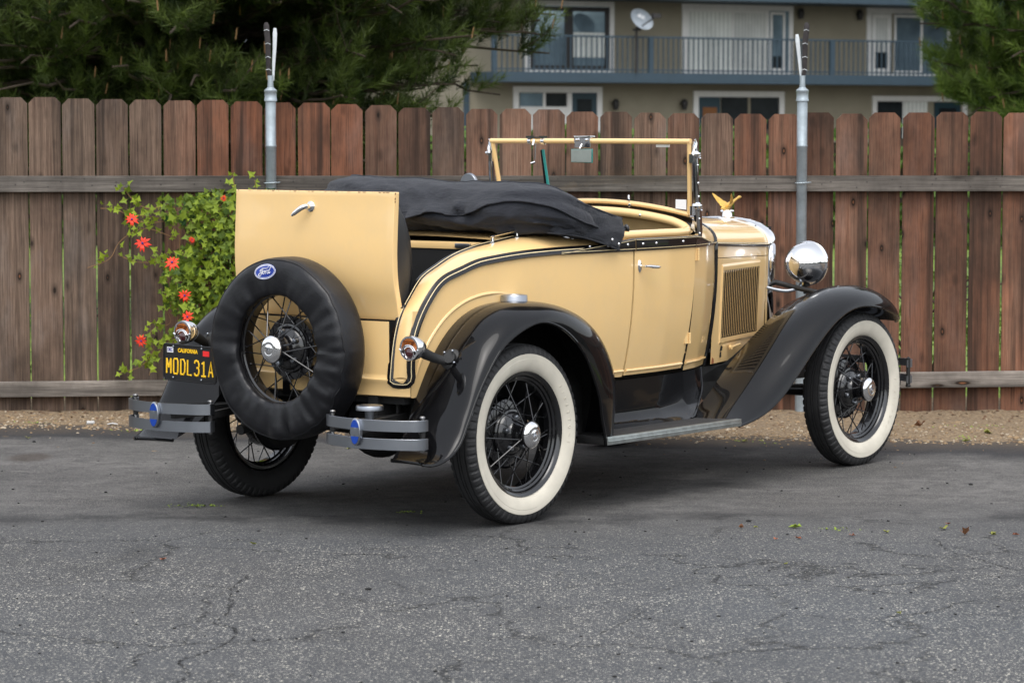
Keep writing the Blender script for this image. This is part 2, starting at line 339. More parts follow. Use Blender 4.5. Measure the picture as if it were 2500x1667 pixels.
    c = mix(nt, math_(nt, 'MULTIPLY', kk, .85), c, (.012, .012, .012))
    nt.links.new(c, b.inputs['Base Color'])
    h = mix(nt, smoothz, math_(nt, 'SUBTRACT', math_(nt, 'ADD', math_(nt, 'MULTIPLY', d1, -.8), math_(nt, 'MULTIPLY', d2, -.6)), kk), math_(nt, 'MULTIPLY', N(150, 3, .7), .5))
    bump(nt, b, h, .6, .005); return m
M['asphalt'] = mat_asphalt()
def mat_grass():
    m, nt, b = newmat('grass ground'); setp(b, rough=.9)
    v = coords(nt); n = noise(nt, 1.5, 8, .7, v); nt.links.new(ramp(nt, n.outputs[0], [(.3, (.04, .07, .012)), (.55, (.14, .21, .025)), (.75, (.25, .30, .05))]), b.inputs['Base Color']); return m
M['grass'] = mat_grass()
def mat_gravel():
    m, nt, b = newmat('tan gravel'); setp(b, rough=.95)
    v = coords(nt); vo = nt.nodes.new('ShaderNodeTexVoronoi'); vo.inputs['Scale'].default_value = 55; nt.links.new(v, vo.inputs['Vector'])
    n = noise(nt, 3, 6, .7, v)
    sepc = nt.nodes.new('ShaderNodeSeparateColor'); nt.links.new(vo.outputs['Color'], sepc.inputs[0])
    c = mix(nt, n.outputs[0], (.11, .072, .040), (.27, .19, .105)); c = mix(nt, math_(nt, 'MULTIPLY', sepc.outputs[0], .4), c, (.34, .27, .18))
    c = mix(nt, ramp(nt, vo.outputs['Distance'], [(.3, 0), (.7, .6)]), c, (.10, .07, .045))
    nt.links.new(c, b.inputs['Base Color']); bump(nt, b, vo.outputs['Distance'], .8, -.01); return m
M['gravel'] = mat_gravel()
M['dull'] = plain('dull open ground', (.10, .095, .08), .95, 0, .3, .2)
mb = MB().box(-900, 900, -900, 1500, -.08, -.06); tag(mb.build('ground', M['dull'], smooth=False), kind='structure', label='dull open ground around the yard')
mb = MB().box(-14, 14, 16.9, 48, -.05, -.03); tag(mb.build('grass_lawn', M['grass'], smooth=False), kind='structure', label='green lawn beyond the fence')
mb = MB(); X = np.linspace(-60, 60, 61); Y = np.linspace(-60, 15.9, 40)
mb.grid(np.array([[(x, y, 0) for x in X] for y in Y])); tag(mb.build('asphalt', M['asphalt'], smooth=False), kind='structure', label='grey asphalt yard with a smooth resealed strip under the car')
def gz(x, y):
    e = 15.16 - .16 * (x - 0) - .02 * math.sin(3 * x) + .05 * math.sin(7.3 * x + 1) + .03 * math.sin(17 * x)
    t = (y - e); return -.008 + .020 * min(1, max(0, t / .5)) ** .8 * (1 - .2 * math.sin(4 * x + 3 * y)) + .004 * math.sin(23 * x + 11 * y) * math.sin(19 * y)
X = np.linspace(-6, 6, 500); Y = np.linspace(14.3, 17.2, 110)
G = np.array([[(x, y, gz(x, y)) for x in X] for y in Y]); G[..., 2] += rng.normal(0, .0025, G.shape[:2])
tag(MB().grid(G).build('gravel_strip', M['gravel']), kind='structure', label='tan gravel strip along the foot of the fence')
mb = MB()
ico = [(0, 0, 1), (.89, 0, .45), (.28, .85, .45), (-.72, .53, .45), (-.72, -.53, .45), (.28, -.85, .45), (.72, .53, -.45), (-.28, .85, -.45), (-.89, 0, -.45), (-.28, -.85, -.45), (.72, -.53, -.45), (0, 0, -1)]
icf = [(0, 1, 2), (0, 2, 3), (0, 3, 4), (0, 4, 5), (0, 5, 1), (1, 6, 2), (2, 7, 3), (3, 8, 4), (4, 9, 5), (5, 10, 1), (6, 7, 2), (7, 8, 3), (8, 9, 4), (9, 10, 5), (10, 6, 1), (11, 7, 6), (11, 8, 7), (11, 9, 8), (11, 10, 9), (11, 6, 10)]
for i in range(5200):
    x = random.uniform(-3.6, 3.6); y = 15.10 - .16 * x + abs(random.gauss(0, .55)) - (random.expovariate(5) if random.random() < .10 else 0); r = random.uniform(.003, .009) * (1.8 if random.random() < .05 else 1)
    if y > 16.6: continue
    z = max(0, gz(x, y)); s = [r * random.uniform(.7, 1.4) for _ in range(3)]
    mb.add([(x + a * s[0], y + b_ * s[1], z + c * s[2] * .7) for a, b_, c in ico], icf, random.choice([0, 0, 1, 2]))
M['peb1'] = plain('tan pebble', (.26, .18, .10), .9); M['peb2'] = plain('pale pebble', (.36, .30, .22), .9); M['peb3'] = plain('brown pebble', (.15, .095, .055), .9)
tag(mb.build('pebbles', [M['peb1'], M['peb2'], M['peb3']], smooth=False, merge=False), kind='stuff', label='loose tan pebbles scattered at the foot of the fence', cat='pebbles')
M['litter'] = plain('dead leaf litter', (.10, .05, .025), .9); M['tar'] = plain('dark grit', (.012, .012, .012), .9)
mb = MB()
for i in range(900):
    x = random.uniform(-3.4, 3.4); y = 16.35 - abs(random.gauss(0, .35)); z = max(0, gz(x, y)) + .004; a = random.uniform(0, 6.28); q = random.uniform(.006, .024)
    mb.add([(x, y, z), (x + q * math.cos(a), y + q * math.sin(a), z + q * .4 * random.random()), (x + q * 1.3 * math.cos(a + .5), y + q * 1.3 * math.sin(a + .5), z + q * .5 * random.random()), (x + q * .7 * math.cos(a + 1.1), y + q * .7 * math.sin(a + 1.1), z)], [(0, 1, 2, 3)])
tag(mb.build('leaf_litter', M['litter'], smooth=False, merge=False), kind='stuff', label='dead brown leaf litter along the foot of the fence', cat='leaf litter')
mb = MB()
for i in range(260):
    x = random.uniform(-2.8, 2.8); y = random.uniform(8.3, 15) if i % 3 else random.uniform(8.3, 12); r = random.uniform(.002, .006) * (1.6 if random.random() < .08 else 1)
    mb.add([(x + a * r * random.uniform(.8, 1.8), y + b_ * r, r * .4 + c * r * .6) for a, b_, c in ico], icf)
tag(mb.build('road_grit', M['tar'], smooth=False, merge=False), kind='stuff', label='dark specks of grit scattered on the asphalt', cat='grit')
# cracks
M['crack'] = plain('dark crack', (.018, .018, .018), 1)  # flat dark strips drawn as the cracks
mb = MB()
CR = [([(-.95, 10.37), (-.98, 10.05), (-.95, 9.72), (-.95, 9.5), (-.97, 9.37), (-.9, 9.27), (-.88, 9.08), (-.94, 8.83), (-1.0, 8.65), (-.96, 8.51), (-.97, 8.33)], 5), ([(-1.62, 9.86), (-1.34, 9.86), (-.98, 9.9)], 2),
      ([(-.87, 8.95), (-.61, 9.14), (-.41, 9.2)], 3), ([(-.6, 9.98), (-.47, 9.75), (-.34, 9.68)], 3), ([(.65, 10.23), (.8, 10.33), (1.04, 10.52)], 3), ([(1.23, 9.47), (1.4, 9.59), (1.51, 9.75), (1.61, 9.84)], 4),
      ([(1.2, 9.47), (1.25, 9.27), (1.43, 9.24)], 3), ([(1.66, 11.3), (1.67, 10.97), (1.74, 10.76), (1.85, 10.47)], 4), ([(.96, 9.53), (1.06, 9.43), (1.2, 9.45)], 3), ([(1.46, 10.42), (1.66, 10.52), (1.79, 10.61)], 3), ([(-1.6, 8.98), (-1.44, 9.01), (-1.33, 9.01)], 2),
      ([(-.2, 8.6), (0.05, 8.75), (.3, 9.2), (.45, 9.6)], 3), ([(-.34, 9.68), (0, 9.6), (.3, 9.75), (.65, 10.23)], 2)]
for pts, w in CR:
    C = crv([(a, b_, .0022) for a, b_ in pts], max(8, int(len(pts) * 16)))
    C[:, 0] += rng.normal(0, .006, len(C)); C[:, 1] += rng.normal(0, .008, len(C))
    T = np.gradient(C, axis=0); T /= np.linalg.norm(T, axis=1)[:, None]; N_ = np.stack([-T[:, 1], T[:, 0], 0 * T[:, 0]], 1)
    wd = w * .0008 * np.clip(rng.normal(.55, .5, len(C)), .02, 1.7)[:, None]; wd[0] = wd[-1] = .0002
    mb.grid(np.stack([C - N_ * wd, C + N_ * wd], 1))
tag(mb.build('pavement_cracks', M['crack'], smooth=False, merge=False), kind='structure', label='thin dark cracks in the asphalt')

# ------------------------------------------------------------------ FENCE
FX0 = 16.42
fence = empty('wooden_fence', (0, FX0, 0), 0, 'weathered brown wooden picket fence with dog-eared tops behind the car', 'fence')
ptop = lambda X: float(np.interp(X, [-6, -2.9, -1.9, -.92, -.2, .8, 1.8, 2.8, 6], [1.80, 1.785, 1.765, 1.74, 1.715, 1.695, 1.69, 1.695, 1.70]))
x = -8.9765; k = 0
while x < 9.6:
    w = random.choice([.1765, .1775, .1785, .180]) + random.uniform(-.001, .001); t = ptop(x + w / 2) + random.uniform(-.006, .006); yj = random.uniform(0, .006); zb = random.uniform(-.03, .0)
    lean = random.uniform(-.0025, .0025); c = .033 + random.uniform(-.004, .004); d = .016
    prof = [(x, zb), (x + w, zb)]
    NS = 10
    for i in range(1, NS): zz = zb + (t - c - zb) * i / NS; prof.append((x + w + random.uniform(-.0012, .0012) + lean * i / NS, zz))
    prof += [(x + w + lean, t - c), (x + w - c + lean, t), (x + c + lean, t), (x + lean, t - c)]
    for i in range(NS - 1, 0, -1): zz = zb + (t - c - zb) * i / NS; prof.append((x + random.uniform(-.0012, .0012) + lean * i / NS, zz))
    mbp = MB().poly([(a, yj, b_) for a, b_ in prof], (0, d, 0))
    px = x + w / 2; tone = .12 + .25 * random.random()
    if -1.75 < px < -.75: tone = .75 + .3 * random.random()
    elif 1.2 < px < 9.6: tone = .40 + .45 * random.random()
    elif px < -2: tone = .1 * random.random()
    mbp.build('picket', M['picket'], fence, smooth=False, tone=tone); x += .1895; k += 1
for x0, x1, za, zb, zt, zr in ((-9.05, 9.85, 1.245, 1.258, 1.337, 1.343),):
    mbp = MB().poly([(x0, -.05, za), (x1, -.05, zb), (x1, -.05, zr), (x0, -.05, zt)], (0, .046, 0)); mbp.build('rail', M['rail'], fence, smooth=False, bevel=.003, tone=.1)
mbp = MB().poly([(-9.05, -.05, .085), (-2.9, -.05, .09), (2.9, -.05, .150), (9.85, -.05, .21), (9.85, -.05, .292), (2.9, -.05, .238), (-2.9, -.05, .176), (-9.05, -.05, .165)], (0, .046, 0)); mbp.build('rail', M['rail'], fence, smooth=False, bevel=.003, tone=.1)
mb = MB()
for i in range(1, 76):
    xx = -4.997 + .1895 * i - .06
    for dz in (1.285, 1.315): mb.lathe([(0, -.002), (.0035, -.0015), (.0035, .001)], (xx + random.uniform(-.03, .06), -.0512, dz + random.uniform(-.01, .01)), (0, 1, 0), 7)
mb.build('rail_nails', M['armdark'], fence, smooth=False, merge=False)['kind'] = 'stuff'
# galvanised posts with barbed wire arms
def post(X, label, mirror):
    e = empty('fence_post', (X, FX0 - .085, 0), 0, label, 'fence post', 'galvanised posts in front of the fence')
    mb = MB(); mb.lathe([(.0295, -.1), (.0295, 1.50), (.0315, 1.503), (.0315, 1.512), (.0295, 1.515), (.0295, 1.80), (0, 1.80)], n=24); mb.build('pole', M['galv'], e)
    mb = MB(); mb.lathe([(.030, 1.755), (.036, 1.757), (.036, 1.768), (.0335, 1.772), (.0335, 1.806), (.036, 1.810), (.036, 1.818), (.026, 1.826), (.017, 1.835), (.015, 1.87), (.016, 1.90), (0, 1.90)], n=24); mb.build('collar', M['galv'], e)
    mb = MB(); mb.tube([(-.037, -.012, 1.30), (-.03, -.034, 1.30), (0, -.041, 1.301), (.03, -.034, 1.303), (.05, -.01, 1.304)], .0035, 8); mb.build('tie_wire', M['galv'], e)
    s = mirror
    P1 = crv([(0, 0, 1.84), (s * .002, 0, 1.88), (s * .010, -.002, 1.93), (s * .012, -.004, 1.99), (s * .013, -.006, 2.08), (s * .020, -.006, 2.16), (s * .022, -.006, 2.195)], 24)
    mb = MB(); mb.tube(P1, np.interp(np.linspace(0, 1, 24), [0, .3, .6, .95, 1], [.011, .0135, .016, .0165, .009]), 10, sq=(.35, 1)); mb.build('wire_arm', M['armdark'], e, label='dark strip arm')
    for q in (11, 17, 22):
        pass
    P2 = crv([(-s * .004, .012, 1.86), (-s * .012, .012, 1.95), (-s * .022, .010, 2.04), (-s * .032, .008, 2.13)], 20) if s > 0 else crv([(.014, .012, 1.87), (.017, .012, 1.96), (.023, .010, 2.06), (.026, .008, 2.165)], 20)
    mb = MB(); mb.tube(P2, np.interp(np.linspace(0, 1, 20), [0, .3, .9, 1], [.005, .009, .0125, .008]), 10, sq=(.4, 1)); mb.build('wire_arm', M['armwhite'], e, label='white strip arm')
    mb = MB()
    for z in (1.93, 2.0, 2.075, 2.15):
        xx = float(np.interp(z, P1[:, 2], P1[:, 0])); mb.tube([(xx - .015, -.011, z), (xx, -.014, z + .006), (xx + .015, -.011, z - .002)], .0016, 5)
    mb.build('wire_clips', M['armwhite'], e)
post(-1.352, 'galvanised post rising behind the open rumble lid, left of the two', -1)
post(1.626, 'galvanised post rising behind the headlamp, right of the two', 1)

# ------------------------------------------------------------------ VINE
def leafmesh(nm, mat, leaves, parent, lobes=3):
    # leaves: list (pos, size, normal, up-angle, tone)
    V = []; F = []; T = []
    base = [(0, 0, 0), (.10, .28, .03), (.52, .34, -.02), (.30, .52, .03), (.20, .66, .02), (0, 1.1, -.04), (-.20, .66, .02), (-.30, .52, .03), (-.52, .34, -.02), (-.10, .28, .03)]
    fc = [(0, 1, 3, 4), (1, 2, 3), (0, 4, 5), (0, 5, 6), (0, 6, 7, 9), (9, 7, 8)]
    for p, sz, nrm, ang, tn in leaves:
        n = Vector(nrm).normalized(); u = n.cross(Vector((0, 0, 1)));
        if u.length < .05: u = Vector((1, 0, 0))
        u.normalize(); w = n.cross(u); ca, sa = math.cos(ang), math.sin(ang); a = u * ca + w * sa; b_ = -u * sa + w * ca
        o = len(V)
        for q in base: V.append(tuple(Vector(p) + (a * q[0] + b_ * q[1] + n * q[2]) * sz)); T.append(tn)
        F += [tuple(o + i for i in f) for f in fc]
    m = MB(); m.add(V, F); return m.build(nm, mat, parent, smooth=False, merge=False, tone=np.array(T, np.float32))
U2X = lambda u: (u - 1176) * 1.063 * 16.3 / 7096.
V2Z = lambda v: 1.599 - (v - 298) * 1.063 * 16.3 / 7096.
vine = empty('passionflower_vine', (-1.75, FX0 - .1, 0), 0, 'green climbing vine with red star flowers on the fence behind the spare wheel', 'vine')
vp = vine.location
leaves = []
def addleaf(X, Z, d, sz, tn):
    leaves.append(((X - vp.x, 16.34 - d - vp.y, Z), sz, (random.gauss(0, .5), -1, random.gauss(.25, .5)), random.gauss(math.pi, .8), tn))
poly = [(385, 520), (395, 470), (430, 452), (530, 448), (640, 450), (660, 520), (600, 700), (600, 860), (520, 870), (455, 800), (430, 745), (395, 700), (385, 640), (405, 590), (450, 560), (420, 520)]
def inside(x, y, P):
    c = False; j = len(P) - 1
    for i in range(len(P)):
        if (P[i][1] > y) != (P[j][1] > y) and x < (P[j][0] - P[i][0]) * (y - P[i][1]) / (P[j][1] - P[i][1]) + P[i][0]: c = not c
        j = i
    return c
cnt = 0
while cnt < 2500:
    u = random.uniform(360, 665); v = random.uniform(435, 875)
    if not inside(u + random.gauss(0, 9), v + random.gauss(0, 7), poly): continue
    d = random.random() ** .7 * .26; cnt += 1
    addleaf(U2X(u), V2Z(v), d, random.choice([.024, .034, .042, .050, .058]) * random.uniform(.85, 1.15), min(1, max(0, -.05 + .7 * d / .26 * random.random() + random.uniform(0, .4))))  # leaves nearer the fence get a darker tone, inner shade put into colour
strands = [([(400, 470), (330, 475), (290, 440), (285, 430)], 22), ([(420, 500), (330, 510), (260, 480), (232, 478)], 18), ([(400, 545), (330, 525), (270, 560), (255, 590), (200, 615)], 20), ([(380, 600), (310, 600), (270, 585)], 16),
           ([(420, 690), (380, 700), (390, 740), (345, 760), (350, 800), (330, 835), (270, 858)], 60), ([(400, 640), (370, 590), (395, 600)], 18), ([(540, 440), (537, 402)], 6), ([(590, 440), (586, 414)], 5), ([(450, 800), (380, 790), (350, 830), (340, 862)], 34), ([(370, 500), (300, 500), (310, 540)], 24),
           ([(430, 745), (400, 770), (420, 820), (440, 850)], 30)]
mbst = MB()
for P, n in strands:
    C = crv([(U2X(a) - vp.x, 16.31 - vp.y - .02 * (i % 2), V2Z(b_)) for i, (a, b_) in enumerate(P)], 30); mbst.tube(C, .0022, 5)
    for i in range(n):
        q = C[random.randrange(30)]; addleaf(q[0] + vp.x + random.gauss(0, .02), q[2] + random.gauss(0, .02), random.uniform(.02, .08), random.uniform(.03, .052), random.uniform(.35, .95))
for i in range(14):
    u = random.uniform(400, 620); C = crv([(U2X(u) - vp.x, -.04, 0), (U2X(u + random.uniform(-20, 20)) - vp.x, -.07, .5), (U2X(u + random.uniform(-30, 30)) - vp.x, -.06, 1.2)], 14); mbst.tube(C, .004, 5)
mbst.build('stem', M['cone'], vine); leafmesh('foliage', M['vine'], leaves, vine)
for (u, v, s) in ((312, 502, 1), (336, 556, 1.15), (412, 596, 1.15), (440, 670, 1), (446, 718, .9), (331, 778, .95), (529, 452, .5), (457, 545, .5)):
    mb = MB(); c = Vector((U2X(u) - vp.x, 16.02 - vp.y + (.12 if u < 380 else -.08), V2Z(v))); n = Vector((random.gauss(0, .3), -1, random.gauss(.1, .3))).normalized(); a = n.cross(Vector((0, 0, 1))).normalized(); b_ = n.cross(a)
    for k in range(10):
        t = 2 * math.pi * k / 10 + random.uniform(-.15, .15); d = a * math.cos(t) + b_ * math.sin(t); e = n.cross(d); L = .042 * s * random.uniform(.85, 1.1)
        mb.add([c, c + d * L * .55 + e * L * .14 + n * L * .12, c + d * L - n * L * .1, c + d * L * .55 - e * L * .14 + n * L * .12], [(0, 1, 2, 3)])
    fl = mb.build('flower', M['petal'], vine, smooth=False, merge=False)
    mb = MB(); mb.ell(c + n * .006, (.006 * s, .006 * s, .006 * s), 8, 6); mb.build('flower_centre', M['navy'], fl)

# ------------------------------------------------------------------ PINES
def needles(tufts, name, mat, parent, L=.10, n=34, w=.0022):
    # tufts: arrays pos(k,3), dir(k,3), tone(k)
    P, D, T = tufts; k = len(P)
    th = rng.uniform(0, 2 * np.pi, (k, n)); sp = rng.uniform(.25, 1.15, (k, n)); al = rng.uniform(-.5, .5, (k, n)) * .16
    A = np.cross(D, rng.normal(size=(k, 3))); A /= np.linalg.norm(A, axis=1)[:, None]; B = np.cross(D, A)
    d = np.cos(sp)[..., None] * D[:, None] + np.sin(sp)[..., None] * (np.cos(th)[..., None] * A[:, None] + np.sin(th)[..., None] * B[:, None])
    base = P[:, None] + D[:, None] * al[..., None]; tip = base + d * (L * rng.uniform(.7, 1.15, (k, n)))[..., None]
    side = np.cross(d, rng.normal(size=(k, n, 3))); side /= np.linalg.norm(side, axis=2)[..., None]
    V = np.stack([base - side * w, base + side * w, tip], 2).reshape(-1, 3).astype(np.float32); nf = k * n
    me = bpy.data.meshes.new(name); me.vertices.add(nf * 3); me.vertices.foreach_set('co', V.ravel())
    me.loops.add(nf * 3); me.loops.foreach_set('vertex_index', np.arange(nf * 3, dtype=np.int32)); me.polygons.add(nf)
    me.polygons.foreach_set('loop_start', np.arange(0, nf * 3, 3, dtype=np.int32)); me.update(); me.materials.append(mat)
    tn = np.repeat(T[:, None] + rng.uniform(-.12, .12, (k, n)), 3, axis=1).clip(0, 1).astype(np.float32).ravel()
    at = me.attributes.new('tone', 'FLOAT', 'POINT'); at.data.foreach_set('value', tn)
    o = bpy.data.objects.new(name, me); COL.objects.link(o); o.parent = parent; return o
def pine(name, loc, label, mat, rad, zlo, zhi, nl, shoots, seed, dense_z=(1.3, 3.4), L=.1, w=.0024, hide=None, core=.55):
    rg = np.random.default_rng(seed); e = empty(name, loc, 0, label, 'pine tree', 'pine trees beyond the fence')
    H = zhi; mb = MB()
    tr = crv([(0, 0, -.1), (.08, .05, 1.2), (-.1, 0, 2.6), (.1, .05, 4.5), (0, 0, H)], 24); mb.tube(tr, np.linspace(.22, .03, 24), 12); mb.build('trunk', M['bark'], e)
    mbl = MB(); P = []; D = []; T = []; cones = []
    for i in range(nl):
        z = rg.uniform(zlo, zhi) if i % 3 == 0 else rg.uniform(max(zlo, dense_z[0] - .3), dense_z[1] + .3)
        th = rg.uniform(0, 2 * np.pi)
        rmax = rad(z, th) * rg.uniform(.72, 1.0)
        rise = rg.uniform(-.25, .35)
        C = crv([(0, 0, z - .25 * rise), (rmax * .4 * math.cos(th + .15), rmax * .4 * math.sin(th + .15), z + .1 * rise), (rmax * math.cos(th), rmax * math.sin(th), z + rise)], 14)
        C += rg.normal(0, .03, C.shape) * np.linspace(0, 1, 14)[:, None]; mbl.tube(C, np.linspace(.035, .008, 14), 6)
        for j in range(shoots):
            t = 1 - abs(rg.normal(0, core)); t = max(.15, min(1, t)); q = C[int(t * 13)]
            dd = rg.normal(0, 1, 3); dd[2] = abs(dd[2]) * .6; dd /= np.linalg.norm(dd); out = np.array([math.cos(th), math.sin(th), .35]); dd = dd * .8 + out * .8; dd /= np.linalg.norm(dd)
            ln = rg.uniform(.12, .5); e2 = q + dd * ln + np.array([0, 0, rg.normal(0, .05)])
            if rg.random() < .25: mbl.tube([q, (q + e2) / 2 + rg.normal(0, .02, 3), e2], [.006, .005, .003], 4, caps=False)
            for s in np.arange(.25, 1.01, .22):
                if hide is not None and hide(q + dd * ln * s): continue
                P.append(q + dd * ln * s + rg.normal(0, .03, 3)); up = dd * .8 + np.array([0, 0, .35]) + rg.normal(0, .25, 3); D.append(up / np.linalg.norm(up))
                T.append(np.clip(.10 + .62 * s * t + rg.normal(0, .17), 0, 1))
            if rg.random() < .2: cones.append((e2, D[-1] if D else dd))
    mbl.build('limbs', M['bark'], e, smooth=False, merge=False)
    needles((np.array(P), np.array(D), np.array(T)), 'crown', mat, e, L=L, w=w)
    mb = MB()
    for q, d in cones:
        q = np.array(q); up = np.array([0, 0, 1]) + .3 * np.array(d); mb.tube([q, q + up * .05, q + up * .075], [.006, .007, .002], 5)
    if cones: mb.build('shoot_tips', M['cone'], e, merge=False)
    return e
def rad_left(z, th):
    base = np.interp(z, [0, 1, 1.65, 1.9, 2.15, 2.5, 3.0, 4, 6, 8], [2.2, 2.5, 2.7, 2.9, 3.15, 3.4, 3.6, 3.6, 2.6, .3])
    return base * (1 + .06 * math.sin(5 * th + z * 3)) * (.8 if math.sin(th) > .3 else 1)
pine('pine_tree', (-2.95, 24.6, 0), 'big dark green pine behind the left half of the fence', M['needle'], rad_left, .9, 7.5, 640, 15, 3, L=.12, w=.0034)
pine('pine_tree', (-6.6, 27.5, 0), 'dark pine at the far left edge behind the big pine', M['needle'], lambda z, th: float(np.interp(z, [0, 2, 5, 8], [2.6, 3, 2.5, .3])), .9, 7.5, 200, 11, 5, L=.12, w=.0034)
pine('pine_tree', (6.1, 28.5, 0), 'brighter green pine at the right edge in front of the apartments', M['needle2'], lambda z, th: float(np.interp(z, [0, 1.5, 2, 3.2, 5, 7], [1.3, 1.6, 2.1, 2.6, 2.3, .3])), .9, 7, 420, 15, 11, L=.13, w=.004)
# low shrubs behind the fence
def shrub(X, Y, r, h, lab, seed):
    rg = random.Random(seed); e = empty('shrub', (X, Y, 0), 0, lab, 'shrub', 'shrubs behind the fence')
    mb = MB(); lv = []
    for i in range(9): mb.tube([(0, 0, 0), (rg.gauss(0, r * .3), rg.gauss(0, r * .3), h * .5), (rg.gauss(0, r * .5), rg.gauss(0, r * .5), h * .9)], [.015, .01, .004], 5)
    mb.build('stem', M['bark'], e, merge=False)
    for i in range(700):
        a = rg.uniform(0, 6.28); q = rg.random() ** .5; z = rg.random(); rr = r * math.sin(math.pi * min(.95, .15 + z * .85)) ** .5 * q
        lv.append(((rr * math.cos(a), rr * math.sin(a), h * z), rg.uniform(.04, .08), (rg.gauss(0, 1), rg.gauss(-.5, 1), rg.gauss(.4, .6)), rg.uniform(0, 6.28), rg.random()))
    leafmesh('foliage', M['shrub'], lv, e)
shrub(-3.4, 18.2, .8, .7, 'low leafy shrub glimpsed through the pickets at the left end', 1)
shrub(-1.9, 18.4, .7, .9, 'leafy shrub behind the fence where the vine climbs', 2)
shrub(2.6, 18.2, .7, .8, 'leafy shrub glimpsed through the pickets right of the right post', 3)
shrub(3.6, 18.6, .8, .6, 'low leafy shrub behind the right end of the fence', 4)

hg = empty('hedge', (0, 40, 0), 0, 'long dark hedge across the lawn, glimpsed between the pickets', 'hedge')
rgh = random.Random(5); mb = MB(); lv = []
mb.grid([[(x, .25 * math.sin(x * 1.7), z) for z in np.linspace(0, 1.5 + .12 * math.sin(x * 2.3), 5)] for x in np.linspace(-13, 13, 60)]); mb.build('hedge_core', M['bark'], hg)
for i in range(5200):
    x = rgh.uniform(-13, 13); z = rgh.uniform(0, 1.62); lv.append(((x, .25 * math.sin(x * 1.7) - abs(rgh.gauss(.1, .18)), z), rgh.uniform(.12, .22), (rgh.gauss(0, .7), -1, rgh.gauss(.3, .6)), rgh.uniform(0, 6.28), rgh.random() * .35))
leafmesh('foliage', M['shrub'], lv, hg)
# ------------------------------------------------------------------ APARTMENT BUILDING
M['stucco'] = plain('taupe stucco', (.255, .228, .165), .9, 0, .08, 1.5, .2, 30)
M['bluetrim'] = plain('slate blue trim', (.028, .052, .072), .6, 0, .1)
M['whtrim'] = plain('white trim', (.74, .73, .70), .6, 0, .05)
M['darkfr'] = plain('dark bronze frame', (.02, .018, .017), .5)
def mat_blind(name, a, b_, sc):
    m, nt, b = newmat(name); setp(b, rough=.8); w = nt.nodes.new('ShaderNodeTexWave'); w.inputs['Scale'].default_value = sc; w.inputs['Distortion'].default_value = 1.2; w.inputs['Detail'].default_value = 3; w.inputs['Detail Scale'].default_value = .6
    nt.links.new(coords(nt, (1, 1, .04)), w.inputs['Vector']); n = noise(nt, 1.3, 4, .6, coords(nt))
    nt.links.new(mix(nt, ramp(nt, n.outputs[0], [(.4, 0), (.7, .35)]), mix(nt, w.outputs[0], a, b_), tuple(x * .5 for x in a)), b.inputs['Base Color']); return m
M['curtain'] = mat_blind('pale blinds', (.58, .60, .56), (.82, .84, .79), 2.4)
M['paneblue'] = plain('glass reflecting sky', (.26, .36, .43), .06, .6, .45, .9)
M['panedark'] = plain('dark glass', (.02, .024, .026), .08, 0, .3, 1.5)
M['tealdoor'] = plain('teal door', (.012, .04, .055), .5); M['orange'] = plain('warm curtain', (.22, .09, .03), .8)
M['dish'] = plain('dish grey', (.30, .34, .38), .5); M['slat'] = mat_blind('blind slats', (.50, .51, .48), (.74, .75, .71), 3.1)
ab = empty('apartment_building', (-.29, 76, 0), R(28), 'two storey taupe apartment block with slate blue balcony beyond the fence', 'building')
MB().box(-1.08, 26, 0, 12, -.5, 6.6).build('wall', M['stucco'], ab, smooth=False)
MB().box(-1.10, -.95, -.06, -.003, -.4, 2.82).build('corner_trim', M['bluetrim'], ab, smooth=False)
MB().box(-.9, 26, -1.3, -.004, 2.82, 3.08).build('balcony_floor', M['bluetrim'], ab, smooth=False)
MB().box(-1.6, 26.5, -1.7, -.004, 4.99, 5.3).build('roof', M['bluetrim'], ab, smooth=False)
mb = MB(); mb.bar((-.85, -1.25, 4.01), (26, -1.25, 4.01), .06, .05); mb.bar((-.85, -1.25, 3.15), (26, -1.25, 3.15), .04, .04)
x = -.8
while x < 26: mb.box(x, x + .03, -1.265, -1.235, 3.08, 4.0); x += .155
for px in (-.85, 3.78, 9.5, 15.3, 21): mb.box(px - .06, px + .06, -1.3, -1.19, 3.085, 4.03)
mb.build('railing', M['bluetrim'], ab, smooth=False, merge=False)
def win(x0, x1, z0, z1, panes, lab=None, fr='whtrim', fw=.14, kind='window', dep=.05):
    mb = MB(); mb.box(x0, x1, -dep, -.003, z1 - fw, z1); mb.box(x0, x0 + fw, -dep, -.003, z0, z1 - fw); mb.box(x1 - fw, x1, -dep, -.003, z0, z1 - fw)
    mb.box(x0 + fw, x1 - fw, -dep, -.003, z0, z0 + .06)
    f = mb.build(kind, M[fr], ab, smooth=False, label=lab)
    for a, b_, c, d, mt, nm in panes: MB().box(a, b_, -.03, -.004 - .002, c, d).build(nm, M[mt], f, smooth=False)
    return f
def inner(f, a, b_, c, d, t, mt='darkfr', nm='sash'):
    mb = MB(); mb.box(a, b_, -.06, -.034, d - t, d); mb.box(a, b_, -.06, -.034, c, c + t); mb.box(a, a + t, -.06, -.034, c + t, d - t); mb.box(b_ - t, b_, -.06, -.034, c + t, d - t); mb.build(nm, M[mt], f, smooth=False)
f = win(.70, 3.38, 3.09, 4.97, [(.84, 2.05, 3.15, 4.83, 'paneblue', 'pane'), (2.05, 3.24, 3.15, 4.83, 'paneblue', 'pane')], 'sliding balcony door with dark frame')
inner(f, .86, 2.0, 3.16, 4.82, .12); inner(f, 2.0, 3.22, 3.16, 4.82, .12); MB().box(2.14, 3.08, -.045, -.031, 3.5, 4.15).build('blind', M['curtain'], f, smooth=False)
